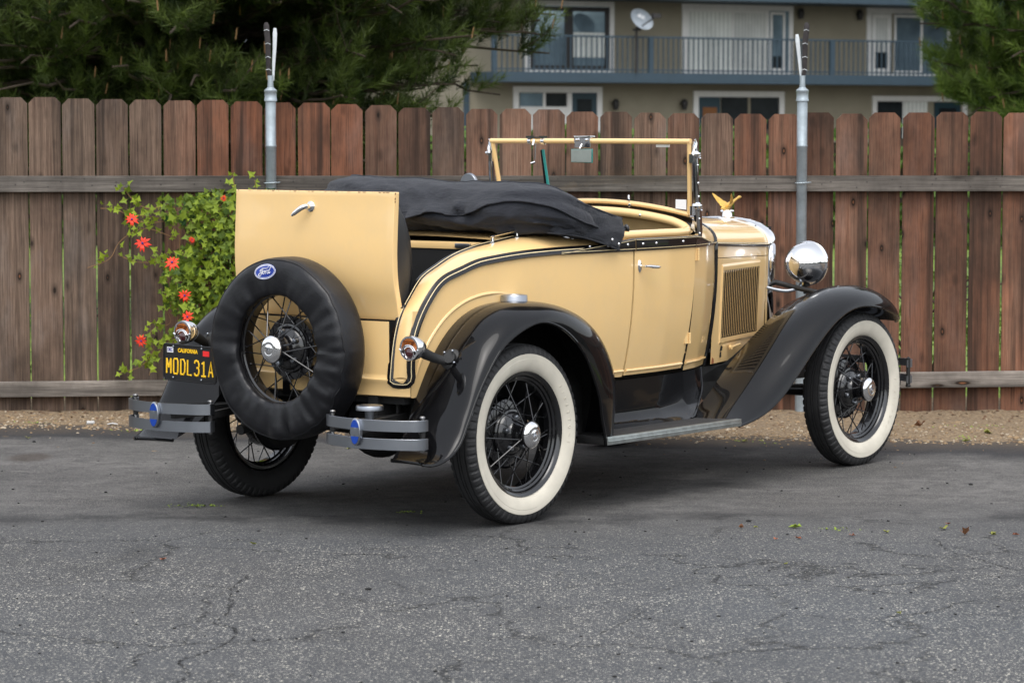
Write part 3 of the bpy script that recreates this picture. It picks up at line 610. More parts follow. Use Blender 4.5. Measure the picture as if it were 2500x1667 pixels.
f = win(5.49, 9.05, 3.09, 4.97, [(5.62, 7.1, 3.15, 4.83, 'curtain', 'blind'), (7.1, 8.25, 3.15, 4.83, 'slat', 'blind'), (8.25, 8.92, 3.15, 4.83, 'paneblue', 'pane')], 'wide balcony door with closed pale blinds')
inner(f, 5.62, 8.25, 3.15, 4.83, .07, 'whtrim'); inner(f, 7.06, 7.12, 3.22, 4.76, .025, 'whtrim'); inner(f, 8.30, 8.78, 3.2, 4.8, .07, 'whtrim'); MB().box(8.38, 8.72, -.045, -.031, 3.25, 3.6).build('lower_pane', M['panedark'], f, smooth=False)
f = win(11.5, 14.4, 3.09, 5.0 - .02, [(11.63, 12.35, 3.15, 4.84, 'slat', 'blind'), (12.5, 14.28, 3.15, 4.84, 'paneblue', 'pane')], 'balcony door near the right pine')
inner(f, 11.68, 12.3, 3.2, 4.8, .1, 'whtrim'); MB().box(11.8, 12.2, -.045, -.031, 3.25, 3.75).build('lower_pane', M['panedark'], f, smooth=False); inner(f, 12.42, 13.4, 3.17, 4.8, .07, 'whtrim')
f = win(.35, 3.02, .9, 2.73, [(.55, 1.25, 1.0, 2.55, 'paneblue', 'pane'), (1.25, 1.95, 1.0, 2.55, 'panedark', 'pane')], 'ground floor window beside a teal door', fw=.16)
MB().box(.55, 1.95, -.04, -.031, 1.0, 2.2).build('lower_blind', M['whtrim'], f, smooth=False); MB().box(1.22, 1.3, -.06, -.041, 1.0, 2.56).build('mullion', M['whtrim'], f, smooth=False); MB().box(1.95, 2.1, -.045, -.004, .9, 2.56).build('jamb', M['whtrim'], f, smooth=False)
d = MB().box(2.1, 2.86, -.04, -.006, .7, 2.57).build('door', M['tealdoor'], ab, smooth=False); MB().box(2.25, 2.7, -.046, -.041, 1.2, 2.4).build('door_pane', M['panedark'], d, smooth=False)
f = win(5.86, 8.78, .9, 2.64, [(6.75, 7.6, 1.0, 2.48, 'panedark', 'pane'), (7.7, 8.6, 1.0, 2.48, 'panedark', 'pane')], 'ground floor window pair with dark glass', fw=.16)
d = MB().box(6.0, 6.7, -.04, -.006, .7, 2.48).build('door', M['tealdoor'], ab, smooth=False); MB().box(6.15, 6.6, -.046, -.041, 1.2, 2.2).build('door_pane', M['orange'], d, smooth=False)
f = win(11.72, 14.98, .9, 2.54, [(11.9, 12.75, 1.0, 2.38, 'panedark', 'pane'), (12.75, 13.6, 1.0, 2.38, 'curtain', 'blind')], 'ground floor window below the right pine', fw=.15)
d = MB().box(13.85, 14.75, -.04, -.006, .7, 2.37).build('door', M['tealdoor'], ab, smooth=False); MB().box(14.0, 14.6, -.046, -.041, 1.2, 2.2).build('door_pane', M['panedark'], d, smooth=False)
for lx, lz in ((3.38, 2.27), (5.51, 2.28), (9.24, 4.78), (11.2, 4.78), (15.4, 2.2)):
    mb = MB(); mb.lathe([(0, -.15), (.06, -.15), (.09, -.02), (.09, .06), (.05, .13), (0, .14)], (lx, -.14, lz), n=10); mb.box(lx - .03, lx + .03, -.12, -.003, lz - .03, lz + .03); mb.build('wall_lamp', M['darkfr'], ab)
# satellite dish on the balcony
c28, s28 = math.cos(R(28)), math.sin(R(28))
dl = (-.29 + 3.3 * c28 + 1.32 * s28, 76 + 3.3 * s28 - 1.32 * c28, 3.085)
sdh = empty('satellite_dish', dl, R(28), 'grey satellite dish on a mast at the blue balcony railing', 'satellite dish')
mb = MB(); mb.tube([(0, -.02, 0), (0, -.02, 1.12), (.02, -.05, 1.2)], .035, 10); mb.box(-.1, .1, -.1, .0, 1.08, 1.14); mb.build('mast', M['darkfr'], sdh)
rt = Matrix.Rotation(R(30), 4, 'Y') @ Matrix.Rotation(R(90), 4, 'X')
mb = MB(); G = []
for i in range(9):
    r = i / 8; G.append([tuple((rt @ Vector((r * .36 * math.cos(t), r * .23 * math.sin(t), .10 * r * r))) + Vector((.03, -.16, 1.38))) for t in np.arange(28) * 2 * math.pi / 28])
mb.grid(np.array(G), cv=True); G2 = np.array(G); G2[..., 1] += .03; mb.grid(G2, cv=True); mb.build('reflector', M['dish'], sdh)
mb = MB(); mb.tube([(.02, -.1, 1.15), (.2, -.62, 1.42)], .02, 8); mb.box(.12, .34, -.7, -.58, 1.40, 1.52); mb.build('feed_arm', M['darkfr'], sdh)
mb = MB(); place(text('dish', .14, 1, .004), (-.02, -.30, 1.45), (math.cos(R(-22)), 0, math.sin(R(-22))), (math.sin(R(22)), 0, math.cos(R(22))), mb); mb.build('lettering', M['white'], sdh, smooth=False)
# neighbouring house glimpsed pale through the left pine
nh = empty('neighbour_house', (-9, 60, 0), 0, 'pale house glimpsed through gaps in the left pine', 'house')
MB().box(-9, 5, 0, 8, -.3, 3.0).build('wall', M['whtrim'], nh, smooth=False)
MB().poly([(-9.5, -.5, 3.0), (5.5, -.5, 3.0), (5.5, 4, 4.4), (-9.5, 4, 4.4)], (0, 0, .15)).build('roof', M['dish'], nh, smooth=False)
for wx in (-7, -3.5, 0, 3): MB().box(wx - .5, wx + .5, -.05, -.003, 1.0, 2.1).build('window', M['paneblue'], nh, smooth=False)
# unseen dark ridge ring, added only for chrome and paint to reflect
M['reflridge'] = plain('dark reflection ridge', (.022, .026, .020), 1, 0, .4, .05)
mb = MB(); G = []
for i in range(120):
    a = R(104 + 332 * i / 119); h = 7 + 3 * math.sin(i * .7) + 2 * math.sin(i * 1.9 + 1) + rng.normal(0, .5)
    G.append([(75 * math.cos(a) * k_, 75 * math.sin(a) * k_, z) for k_, z in ((1, -1), (1.05, h * .7), (1.15, h), (1.4, h * .8), (1.6, -1))])
tag(mb.grid(np.array(G)).build('reflection_ridge', M['reflridge']), kind='structure', label='dark ridge ring added out of view for reflections')

# ------------------------------------------------------------------ fallen leaves
M['leafbr'] = plain('brown leaf', (.16, .07, .03), .8); M['leafyl'] = plain('yellow green leaf', (.20, .21, .04), .7); M['leafrd'] = plain('reddish leaf', (.28, .09, .04), .8); M['moss'] = plain('moss', (.2, .28, .03), .9)
LV = [(.92, 11.6, 'leafbr', .035, 'small brown leaf on the asphalt, leftmost of the leaf row in front of the car'), (.98, 11.62, 'leafyl', .03, 'tiny yellow green leaf beside the first brown leaf right of the rear wheel'), (1.14, 11.61, 'moss', .075, 'clump of yellow green leaf on the asphalt below the front wheel'), (1.49, 11.47, 'leafyl', .05, 'flat yellow leaf right of the mossy crack'),
      (1.73, 11.57, 'leafyl', .07, 'wide yellow green leaf near the right edge of the asphalt'), (1.79, 11.4, 'leafbr', .075, 'curled dark brown leaf standing up on the asphalt at right'), (1.9, 11.4, 'leafyl', .06, 'yellow leaf right of the curled dark brown one'), (1.99, 11.4, 'leafrd', .045, 'reddish leaf at the right edge of the picture'),
      (1.03, 11.27, 'leafrd', .035, 'small reddish leaf nearer the camera than the leaf row'), (1.12, 11.3, 'leafrd', .05, 'thin reddish leaf just in front of the yellow green clump'), (1.34, 11.38, 'leafrd', .045, 'reddish leaf in the middle of the leaf row'), (1.28, 9.53, 'leafyl', .035, 'lone yellow leaf on a crack in the near right asphalt'), (1.01, 10.62, 'leafyl', .03, 'small yellow leaf on the asphalt mid right'),
      (1.77, 11.71, 'leafrd', .04, 'small pinkish leaf behind the wide yellow green leaf'), (2.18, 15.45, 'leafbr', .09, 'large curled brown leaf on the gravel right of the front wheel'), (2.49, 15.14, 'leafyl', .08, 'yellow green leaf on the gravel at the far right'), (2.33, 14.85, 'leafyl', .06, 'yellow leaf at the gravel edge right of the front wheel'),
      (-1.0, 11.14, 'leafyl', .04, 'small yellow green leaf on the asphalt in front of the spare wheel'), (-1.3, 10.73, 'leafrd', .045, 'small pinkish leaf in the near left asphalt'), (-1.76, 14.89, 'leafyl', .075, 'yellow green leaf on the asphalt below the left bumper'), (-2.51, 15.0, 'leafyl', .05, 'yellow leaf near the gravel edge at far left'), (-.82, 14.5, 'leafyl', .05, 'pale yellow leaf behind the car between the rear wheels'), (1.19, 14.85, 'leafyl', .06, 'green leaf on the asphalt under the running board edge')]
for i, (x, y, mt, s, lab) in enumerate(LV):
    mb = MB(); r_ = random.Random(i); V = [(0, 0, 0)]; n = 10
    for k in range(n):
        a = 2 * math.pi * k / n; rr = s * (.42 if k % 2 else .20) * r_.uniform(.7, 1.15); V.append((rr * math.cos(a), rr * math.sin(a) * .8, r_.uniform(.0, .35) * s * (1.4 if mt == 'leafbr' else .7)))
    mb.add(V, [(0, 1 + k, 1 + (k + 1) % n) for k in range(n)]); o = mb.build('fallen_leaf', M[mt], None, smooth=False, merge=False); o.location = (x, y, (max(0, gz(x, y)) if y > 14.4 else 0) + .004); o.rotation_euler = (0, 0, r_.uniform(0, 6)); tag(o, lab, 'leaf', 'fallen leaves')
mb = MB()
for cx, cy, n, sx in ((-1.36, 12.3, 60, .05), (-1.27, 12.29, 16, .02), (1.3, 11.57, 30, .05), (1.3, 14.75, 10, .03), (-.44, 12.09, 20, .03), (1.19, 14.87, 20, .04), (-1.98, 15.4, 40, .06), (-2.6, 15.8, 30, .05), (2.45, 15.5, 50, .12), (2.35, 15.0, 20, .05)):
    for i in range(n):
        x = cx + random.gauss(0, sx); y = cy + random.gauss(0, sx * .5); z = max(0, gz(x, y)) if y > 14.4 else 0; a = random.uniform(0, 6.28); s = random.uniform(.006, .016)
        mb.add([(x, y, z + .002), (x + s * math.cos(a), y + s * math.sin(a), z + s * .6), (x + s * math.cos(a + .6), y + s * math.sin(a + .6), z + s * .3)], [(0, 1, 2)])
tag(mb.build('moss_tufts', M['moss'], smooth=False, merge=False), kind='stuff', label='tiny tufts of moss and weeds on asphalt and gravel', cat='moss')

# ================================================================== CAR  (x forward, y to the car's left, z up; origin on the ground under the rear axle)
car = empty('vintage_roadster', (-.551, 12.221, 0), R(51.967), 'cream and black vintage open roadster with whitewall tyres and its rumble lid raised', 'car')
BX = [(-.46, .52), (-.43, .527), (-.3, .545), (-.15, .56), (0, .577), (.2, .602), (.4, .620), (.6, .636), (.8, .646), (1.0, .648), (1.2, .641), (1.43, .613), (1.6, .566), (1.765, .495)]
Bw = lambda x: float(np.interp(x, *zip(*BX)))
def ys(x, z):
    k = float(np.interp(x, [-.43, .3, .8], [.15, .7, 1])); return Bw(x) - .060 * k * max(0, (1.0 - z) / .47) ** 2
Mpts = crv([(-.432, .525, .600), (-.434, .527, .66), (-.425, .53, .76), (-.400, .535, .83), (-.352, .545, .912), (-.268, .549, .989), (-.153, .560, 1.030), (-.056, .570, 1.058), (.044, .582, 1.071), (.19, .600, 1.084), (.346, .615, 1.091), (.562, .634, 1.095), (.787, .645, 1.095), (.925, .648, 1.095)], 70)
Ipts = crv([(-.448, .435, .600), (-.438, .435, .685), (-.420, .435, .773), (-.389, .435, .851), (-.327, .435, .928), (-.258, .435, .997), (-.166, .437, 1.041), (-.055, .44, 1.085), (.06, .445, 1.113), (.20, .45, 1.133), (.35, .45, 1.150), (.5, .45, 1.160), (.7, .45, 1.163), (.925, .45, 1.16)], 70)
arch = [(-.385, .546), (-.35, .63), (-.29, .726), (-.205, .815), (-.12, .866), (-.02, .892), (.07, .897), (.19, .89), (.31, .868), (.444, .822), (.554, .756), (.64, .664), (.70, .552), (.74, .50)]
def archz(x):
    if x < -.385 or x > .74: return .53
    return max(.53, float(np.interp(x, *zip(*arch))) - .02)
for s in (-1, 1):
    def S(P): P = np.array(P, float); P[..., 1] *= s; return P
    mb = MB()
    # quarter side below the moulding: columns at moulding stations, split finely
    xs = np.r_[-.425, np.linspace(-.40, .915, 60)]
    mz = [float(np.interp(x, np.maximum.accumulate(Mpts[12:, 0]), Mpts[12:, 2])) for x in xs]
    G = []
    for x, t in zip(xs, mz):
        zb = archz(x); G.append([(x, ys(x, z) + .001, z) for z in np.linspace(t, zb, 14)])
    mb.grid(S(G))
    # deck strip between mouldings, crowned
    G = []
    for a, b_ in zip(Mpts, Ipts):
        row = []
        for t in np.linspace(0, 1, 9):
            p = a * (1 - t) + b_ * t; nrm = np.array([-.5, .55, .7]) if a[0] < -.2 else np.array([0, .3, .9]); nrm /= np.linalg.norm(nrm)
            row.append(p + nrm * .018 * 4 * t * (1 - t))
        G.append(row)
    mb.grid(S(G)); mb.build('quarter_panel', M['cream'], car)
    # strip below loop down to valance
    # moulding: I line down, across, M line up and forward to the belt
    path = np.vstack([Ipts[::-1][18:], crv([(-.449, .437, .592), (-.448, .455, .585), (-.441, .482, .5835), (-.435, .508, .585), (-.433, .523, .592)], 10), Mpts])
    path = crv(path[::2], 150)
    T = np.gradient(path, axis=0); T /= np.linalg.norm(T, axis=1)[:, None]
    Nn = []
    for p in path:
        f = np.clip((p[1] - .435) / .09, 0, 1)
        if p[2] < .62: n0 = np.array([-1, .15 + .5 * f, 0.])
        else:
            i = np.argmin(np.abs(Mpts[:, 2] - p[2]) + np.abs(Mpts[:, 0] - p[0])) if f > .5 else None
            j = max(1, min(68, np.argmin(np.linalg.norm((Mpts if f > .5 else Ipts) - p, axis=1)))); Q = (Mpts if f > .5 else Ipts)
            t2 = Q[j + 1] - Q[j - 1]; n2 = np.array([-t2[2], 0, t2[0]]); n2 /= np.linalg.norm(n2)
            n0 = n2 + np.array([0, .15 if f <= .5 else 1.5, 0])
        Nn.append(n0 / np.linalg.norm(n0))
    Nn = np.array(Nn)
    for _ in range(3): Nn[1:-1] = (Nn[:-2] + Nn[1:-1] * 2 + Nn[2:]) / 4
    Nn /= np.linalg.norm(Nn, axis=1)[:, None]
    Wd = np.cross(T, Nn); Wd /= np.linalg.norm(Wd, axis=1)[:, None]
    def band(off0, off1, h, lift=0):
        pr = [(off0, -.006), (off0, h * .6 + lift), (off0 * .7 + off1 * .3, h + lift), (off0 * .3 + off1 * .7, h + lift), (off1, h * .6 + lift), (off1, -.006)]
        return np.array([[p + w * a + n * b_ for a, b_ in pr] for p, w, n in zip(path, Wd, Nn)])
    MB().grid(S(band(-.017, .017, .006))).build('moulding', M['belt'], car)
    PSV = np.array([[p + w * a + n * b_ for a, b_ in ((-.0015, .003), (-.0015, .0070), (.0015, .0070), (.0015, .003))] for p, w, n in zip(path, Wd, Nn)])
    MB().grid(S(PSV)).build('pinstripe', M['pinstripe'], car)
    # rear fender
    L = crv([(.462, .84, .285), (.45, .84, .34), (.435, .84, .393), (.413, .84, .493), (.374, .84, .574), (.32, .84, .662), (.233, .84, .745), (.127, .84, .802), (.022, .84, .824), (-.113, .84, .796), (-.245, .84, .728), (-.325, .84, .646), (-.404, .84, .54), (-.463, .842, .446), (-.522, .845, .364), (-.59, .838, .318), (-.655, .815, .300), (-.675, .79, .303)], 90)
    I0 = crv([(.62, .60, .285), (.66, .60, .40), (.70, .592, .50), (.698, .585, .552), (.64, .60, .664), (.554, .613, .756), (.444, .615, .822), (.31, .608, .868), (.19, .598, .89), (.07, .584, .897), (-.02, .574, .892), (-.12, .561, .866), (-.205, .552, .815), (-.29, .540, .726), (-.35, .530, .63), (-.385, .52, .546), (-.455, .535, .45), (-.53, .56, .37), (-.60, .585, .318), (-.64, .60, .305)], 90)
    I0 = smo(I0, 14)
    G = []
    for i, (a, b_) in enumerate(zip(I0, L)):
        q = i / 89; row = []
        rad_ = np.array([(a[0] + b_[0]) / 2, 0, (a[2] + b_[2]) / 2 - .367]); rad_ /= np.linalg.norm(rad_)
        bul = float(np.interp(q, [0, .3, .5, .7, .85, 1], [.0, .008, .012, .04, .035, .0]))
        for t in np.linspace(0, np.pi / 2, 15):
            f = math.sin(t) ** 1.0; g = (1 - math.cos(t)) ** 1.15
            p = np.array([a[0] + (b_[0] - a[0]) * g, a[1] + (b_[1] - a[1]) * f, a[2] + (b_[2] - a[2]) * g]) + rad_ * bul * math.sin(2 * t) ** .8
            row.append(p)
        row.append(row[-1] + np.array([0, -.012, 0])); G.append(row)
    fd = MB().grid(S(G)).build('rear_fender', M['black'], car)
    MB().tube(S(L + np.array([0, -.003, 0])), .0065, 8).build('rolled_edge', M['black'], fd)
    # tail lip (turned end)
    e1, e2 = G[-1][0], L[-1]
    mb = MB(); mb.tube(S(np.array([G[-1][k] for k in range(15)])), .008, 8); mb.build('tail_lip', M['black'], fd)
    # inner wheelhouse
    mb = MB(); P = [(x, z) for x, z in arch if z > .52] + [(.745, .50), (.75, .40), (.75, .28)]
    G = np.array([[(x, y, z - .01) for y in (.50, ys(x, z) - .004)] for x, z in P]); mb.grid(S(G))
    G = np.array([[(x, .50, z_) for z_ in np.linspace(z, .26 if x > .4 else min(z, .46), 4)] for x, z in P]); mb.grid(S(G)); mb.build('wheel_housing', M['chassis'], car)
    # pressed bead on the body parallel to the fender
    B_ = [(-.405, .60), (-.375, .68), (-.315, .775), (-.225, .858), (-.13, .905), (-.03, .928), (.05, .932), (.12, .928)]
    MB().tube(crv([(x, s * (ys(x, z) - .0015), z) for x, z in B_], 40), np.interp(np.linspace(0, 1, 40), [0, .1, .85, 1], [.004, .0085, .0085, .002]), 8).build('fender_bead', M['cream'], car)
    sm_ = lambda t: t * t * (3 - 2 * t)
    # running board, apron
    rb = MB(); rb.box(.462, 1.47, *sorted((s * .60, s * .838)), .285, .312); ro = rb.build('running_board', M['chassis'], car, bevel=.003)
    MB().box(.475, 1.45, *sorted((s * .63, s * .822)), .312, .3165).build('board_mat', M['rubber'], ro)
    mb = MB(); yy = sorted((s * .838, s * .846)); mb.box(.462, 1.468, *yy, .286, .3185); mb.box(.462, 1.468, *sorted((s * .820, s * .838)), .3135, .3185)
    mb.box(.464, 1.466, *sorted((s * .846, s * .849)), .298, .304); mb.build('board_trim', M['zinc'], ro, bevel=.0015)
    G = []
    for v in np.linspace(0, 1, 34):
        z = .515 - .198 * v; xe = float(np.interp(z, [.317, .321, .365, .435, .484, .515], [1.36, 1.39, 1.534, 1.655, 1.70, 1.71]))
        f_ = .04 * v + .96 * max(0, (v - .66) / .34) ** 2.4
        G.append([(x, (ys(x, .525) + .002) * (1 - f_) + .650 * f_ + .042 * max(0, (x - (xe - .34)) / .34) ** 2.0 * (1 - f_) * math.sin(math.pi * min(1, v * 1.05) * .5) ** 1.5, z) for x in np.r_[np.linspace(.72, xe - .35, 12), np.linspace(xe - .34, xe, 26)]])
    G = np.array(G); ap = MB().grid(S(G)).build('splash_apron', M['black'], car)
    MB().tube(S(G[:, -1]), .006, 6).build('apron_edge', M['black'], ap)
    # front fender
    Lf = crv([(1.462, .84, .285), (1.58, .84, .297), (1.705, .84, .326), (1.847, .84, .407), (1.967, .84, .504), (2.089, .84, .602), (2.213, .84, .688), (2.338, .84, .755), (2.466, .84, .782), (2.596, .84, .773), (2.729, .835, .747), (2.85, .82, .715), (2.96, .79, .695), (3.04, .74, .675), (3.085, .68, .660)], 90)
    Cf = crv([(1.40, .66, .315), (1.53, .67, .345), (1.65, .68, .395), (1.72, .685, .450), (1.85, .69, .535), (1.97, .69, .628), (2.09, .69, .712), (2.21, .685, .776), (2.34, .68, .830), (2.47, .675, .862), (2.60, .67, .874), (2.73, .665, .868), (2.85, .66, .843), (2.96, .645, .797), (3.05, .62, .733), (3.10, .59, .665)], 90)
    Nf = crv([(1.40, .60, .312), (1.53, .595, .360), (1.65, .585, .434), (1.71, .57, .485), (1.80, .52, .500), (1.92, .47, .512), (2.04, .455, .565), (2.21, .45, .662), (2.40, .44, .750), (2.54, .43, .800), (2.68, .43, .822), (2.81, .44, .812), (2.93, .45, .775), (3.02, .47, .72), (3.08, .48, .662)], 90)
    Nf = smo(Nf, 60); Cf = smo(Cf, 40); Lf = smo(Lf, 8)
    G = []
    for i, (n_, c_, l_) in enumerate(zip(Nf, Cf, Lf)):
        row = [n_ + (c_ - n_) * np.array([f, f, math.sin(f * math.pi / 2) ** 1.2]) for f in np.linspace(0, 1, 9)[:-1]]
        for t in np.linspace(0, np.pi / 2, 14):
            g = (1 - math.cos(t)) ** .95; f = math.sin(t); row.append(np.array([c_[0] + (l_[0] - c_[0]) * g, c_[1] + (l_[1] - c_[1]) * f, c_[2] + (l_[2] - c_[2]) * g]))
        row.append(row[-1] + np.array([0, -.012, 0])); G.append(row)
    G = np.array(G)
    for _ in range(60): G[1:-1] = (G[:-2] + 2 * G[1:-1] + G[2:]) / 4
    for _ in range(3): G[:, 1:-2] = (G[:, :-3] + 2 * G[:, 1:-2] + G[:, 2:-1]) / 4
    Lf = G[:, -2].copy()
    ff = MB().grid(S(G)).build('front_fender', M['black'], car)
    MB().tube(S(Lf + np.array([0, -.003, 0])), .0065, 8).build('rolled_edge', M['black'], ff)
    # under-fender dark skirt
    mb = MB(); mb.grid(S([[(x, .44, z) for z in (float(np.interp(x, Nf[:, 0], Nf[:, 2])) - .01, .36)] for x in np.linspace(1.75, 2.3, 12)])); mb.build('inner_skirt', M['chassis'], ff)
    # cowl side
    w0 = 1.438
    G = [[(x, ys(x, z), z) for z in np.linspace(1.135 if x < 1.50 else 1.085, .522, 16)] for x in np.linspace(w0, 1.765, 16)]
    cs = MB().grid(S(G)).build('cowl_side', M['cream'], car)
    # door
    G = [[(x + (.0 if k < 1 else 0), ys(x, z) + .004, z) for z in np.linspace(1.13, .535, 20)] for x in np.linspace(.9235, 1.4305, 26)]
    G = np.array(G)
    # seam slants slightly forward at the bottom rear / back at the bottom front
    zz = G[..., 2]; fr = np.clip((1.0 - zz) / .47, 0, 1) ** 1.5; tx = np.linspace(0, 1, 26)[:, None]
    G[..., 0] += fr * (tx * -.022)
    mb = MB(); mb.grid(S(G)); inn = G.copy(); inn[..., 1] -= .03; mb.grid(S(inn))
    for sl in (np.s_[0, :], np.s_[-1, :], np.s_[:, -1]): mb.grid(S(np.stack([G[sl], inn[sl]], 1)))
    door = mb.build('door', M['cream'], car, ang=50)
    # raised hem along the door foot and body foot
    for x0, x1, par in ((.93, 1.40, door), (1.442, 1.755, cs)):
        P = [(x, ys(x, .553) + .006, .555) for x in np.linspace(x0, x1, 14)]; MB().tube(S(P), .006, 6).build('hem', M['cream'], par)
    P = [(x, ys(x, .553) + .003, .555) for x in np.linspace(.745, .915, 6)]; MB().tube(S(P), .006, 6).build('hem', M['cream'], car)
    # black strips behind the seams, painting the shade in the door gaps
    mb = MB()
    for x in (.921, 1.434): mb.grid(S([[(x + dx, ys(x, z) - .006, z) for z in np.linspace(1.13, .53, 12)] for dx in (-.012, .012)]))
    mb.build('door_gap_shade', M['void'], car)
    # belt band on door + cowl
    def beltG(x0, x1, n, topf, lo=1.077):
        G = []
        for x in np.linspace(x0, x1, n):
            t = topf(x); G.append([(x, ys(x, lo) - .002, lo - .002), (x, ys(x, lo) + .010, lo), (x, ys(x, lo) + .012, lo + .008), (x, ys(x, t) + .0105, t - .004), (x, ys(x, t) + .004, t), (x, ys(x, t) - .006, t + .001)])
        return S(G)
    tf = lambda x: float(np.interp(x, [.42, .62, .92, 1.45, 1.50, 1.60, 1.72, 1.765], [1.086, 1.106, 1.131, 1.128, 1.125, 1.105, 1.090, 1.089]))
    for x0, x1, par in ((.42, .9185, car), (.9235, 1.4305, door), (1.4365, 1.765, cs)):
        MB().grid(beltG(x0, x1, 22, tf)).build('belt_band', M['belt'], par, ang=30)
        for f0 in ((lambda x: 1.0865), (lambda x: tf(x) - .006)):
            P = [[(x, ys(x, f0(x)) + .0128, f0(x) - .0012), (x, ys(x, f0(x)) + .0132, f0(x) + .0012)] for x in np.linspace(x0, x1, 20)]
            MB().grid(S(P)).build('belt_pinstripe', M['pinstripe'], par)
    for x in (.60, .72, .86, .972, 1.075, 1.305): 
        MB().ell((x, s * (ys(x, 1.105) + .013), 1.106), (.0065, .004, .0065), 12, 8).build('snap_stud', M['chrome'], car)
    # hinges
    for hx, z0, z1 in ((1.452, 1.015, 1.072), (1.418, .645, .695)):
        mb = MB(); yb = ys(hx, (z0 + z1) / 2)
        mb.box(hx - (.026 if z0 < .8 else .012), hx + .004, *sorted((s * (yb - .008), s * (yb + .006))), z0, z1)
        for k in range(5):
            z = z0 + (z1 - z0) * (k + .5) / 5; h = (z1 - z0) / 5 * .42
            mb.lathe([(0, -h), (.0062, -h), (.0068, 0), (.0062, h), (0, h)], (hx + .006, s * (yb + .010), z), n=10)
        mb.build('hinge', M['cream'], cs, ang=40)
    # handle
    mb = MB(); yb = ys(.96, 1.01) + .004
    mb.ell((.957, s * (yb + .001), 1.010), (.013, .007, .028), 20, 12); mb.build('handle_plate', M['chrome'], door)
    mb = MB(); mb.tube([(.957, s * yb, 1.010), (.957, s * (yb + .035), 1.010)], .0065, 10)
    P = [(.955, s * (yb + .036), 1.011), (.975, s * (yb + .039), 1.010), (1.01, s * (yb + .041), 1.006), (1.045, s * (yb + .040), 1.004), (1.066, s * (yb + .036), 1.003)]
    mb.tube(crv(P, 12), np.interp(np.linspace(0, 1, 12), [0, .12, .4, .75, 1], [.004, .007, .0105, .009, .003]), 12, sq=(1, .8)); mb.build('handle', M['chrome'], door)
    # interior side lining
    MB().grid(S([[(x, ys(x, 1.0) - .045, z) for z in (1.12, .6)] for x in np.linspace(.85, 1.46, 8)])).build('side_lining', M['dashdark'], car)
    # headlamp
    hl = MB().lathe([(.100, .055), (.107, .050), (.108, .040), (.103, .034), (.102, .02), (.0985, 0), (.090, -.035), (.074, -.065), (.05, -.088), (.025, -.098), (0, -.1015)], (2.675, s * .405, .953), (1, 0, 0), 48).build('headlamp', M['chrome'], car)
    MB().lathe([(0, .075), (.05, .070), (.09, .058), (.100, .050)], (2.675, s * .405, .953), (1, 0, 0), 40).build('lens', M['glass'], hl)
    mb = MB(); C = crv([(2.655, s * .405, .862), (2.625, s * .405, .838), (2.585, s * .37, .822), (2.55, s * .32, .828), (2.53, s * .285, .838)], 60)
    mb.tube(C, .0075 + .0011 * (np.arange(60) % 2), 8); mb.build('conduit', M['nickel'], hl)
    MB().lathe([(.0, -.02), (.010, -.02), (.011, 0), (.010, .012), (.0, .014)], (2.660, s * .405, .868), (.5, 0, 1), 12).build('ferrule', M['brass'], hl)
    MB().lathe([(0, -.035), (.011, -.033), (.011, -.018), (.007, -.016), (.007, 0), (.02, .004), (.022, .02), (0, .02)], (2.69, s * .405, .838), (0, 0, 1), 12).build('bolt', M['chassis'], hl)
    # stanchion
    mb = MB(); yp = .583
    pr = [(1.468, 1.545), (1.482, 1.548), (1.490, 1.50), (1.495, 1.44), (1.502, 1.34), (1.519, 1.25), (1.528, 1.20), (1.531, 1.14), (1.525, 1.108), (1.512, 1.100), (1.496, 1.118), (1.482, 1.18), (1.474, 1.26), (1.473, 1.35), (1.466, 1.45), (1.464, 1.50)]
    mb.poly([(x, s * (yp - .007), z) for x, z in pr], (0, s * .014, 0)); st = mb.build('stanchion', M['chromedk'], car, bevel=.003)
    for z, r in ((1.257, .018), (1.49, .014)):
        mb = MB(); xx = 1.488 if z < 1.3 else 1.475
        mb.lathe([(0, -.012), (r, -.012), (r * 1.05, 0), (r, .010), (r * .5, .014), (r * .45, .024), (0, .026)], (xx, s * (yp + .004), z), (0, s, 0), 18); mb.lathe([(0, -.02), (r * .8, -.02), (r * .8, .02), (0, .02)], (xx - .012, s * (yp - .01), z - .02), (0, 0, 1), 12)
        mb.ell((xx + .015, s * (yp + .014), z - .008), (.008, .008, .008), 10, 8); mb.tube([(xx, s * yp, z), (xx + .02, s * (yp + .018), z - .02)], .0045, 8); mb.build('stanchion_clamp', M['chrome'], st)
    mb = MB(); mb.tube(crv([(1.468, s * yp, 1.485), (1.470, s * (yp + .004), 1.515), (1.478, s * (yp + .006), 1.54), (1.470, s * (yp + .004), 1.555)], 10), np.linspace(.010, .004, 10), 8); mb.build('stanchion_lever', M['chrome'], st)
    for z in (1.44, 1.20, 1.135, 1.30, 1.36): MB().ell((1.495 + (1.35 - z) * .06, s * (yp + .008), z), (.0055, .004, .0055), 10, 6).build('stanchion_screw', M['chrome'], st)
    # tail lamp
    lx, ly, lz = (-.553, .620, .741) if s < 0 else (-.556, .620, .751)
    tl = MB().lathe([(.0415, -.004), (.048, -.004), (.0505, .002), (.0505, .010), (.047, .014), (.048, .02), (.045, .04), (.036, .062), (.02, .075), (0, .078)], (lx, s * ly, lz), (1, 0, 0), 32).build('tail_lamp', M['chrome'], car)
    mb = MB(); n = 24; pts = [(.040 * math.cos(t), .040 * math.sin(t)) for t in np.linspace(R(-12), R(192), 28)] + [(.012 * math.cos(t) , -.022 + .024 * math.sin(t)) for t in np.linspace(R(150), R(30), 6)]
    mb.poly([(lx - .003, s * ly + a, lz + b_) for a, b_ in pts], (.006, 0, 0)); mb.build('stop_lens', M['amber'], tl, smooth=False, bevel=.002)
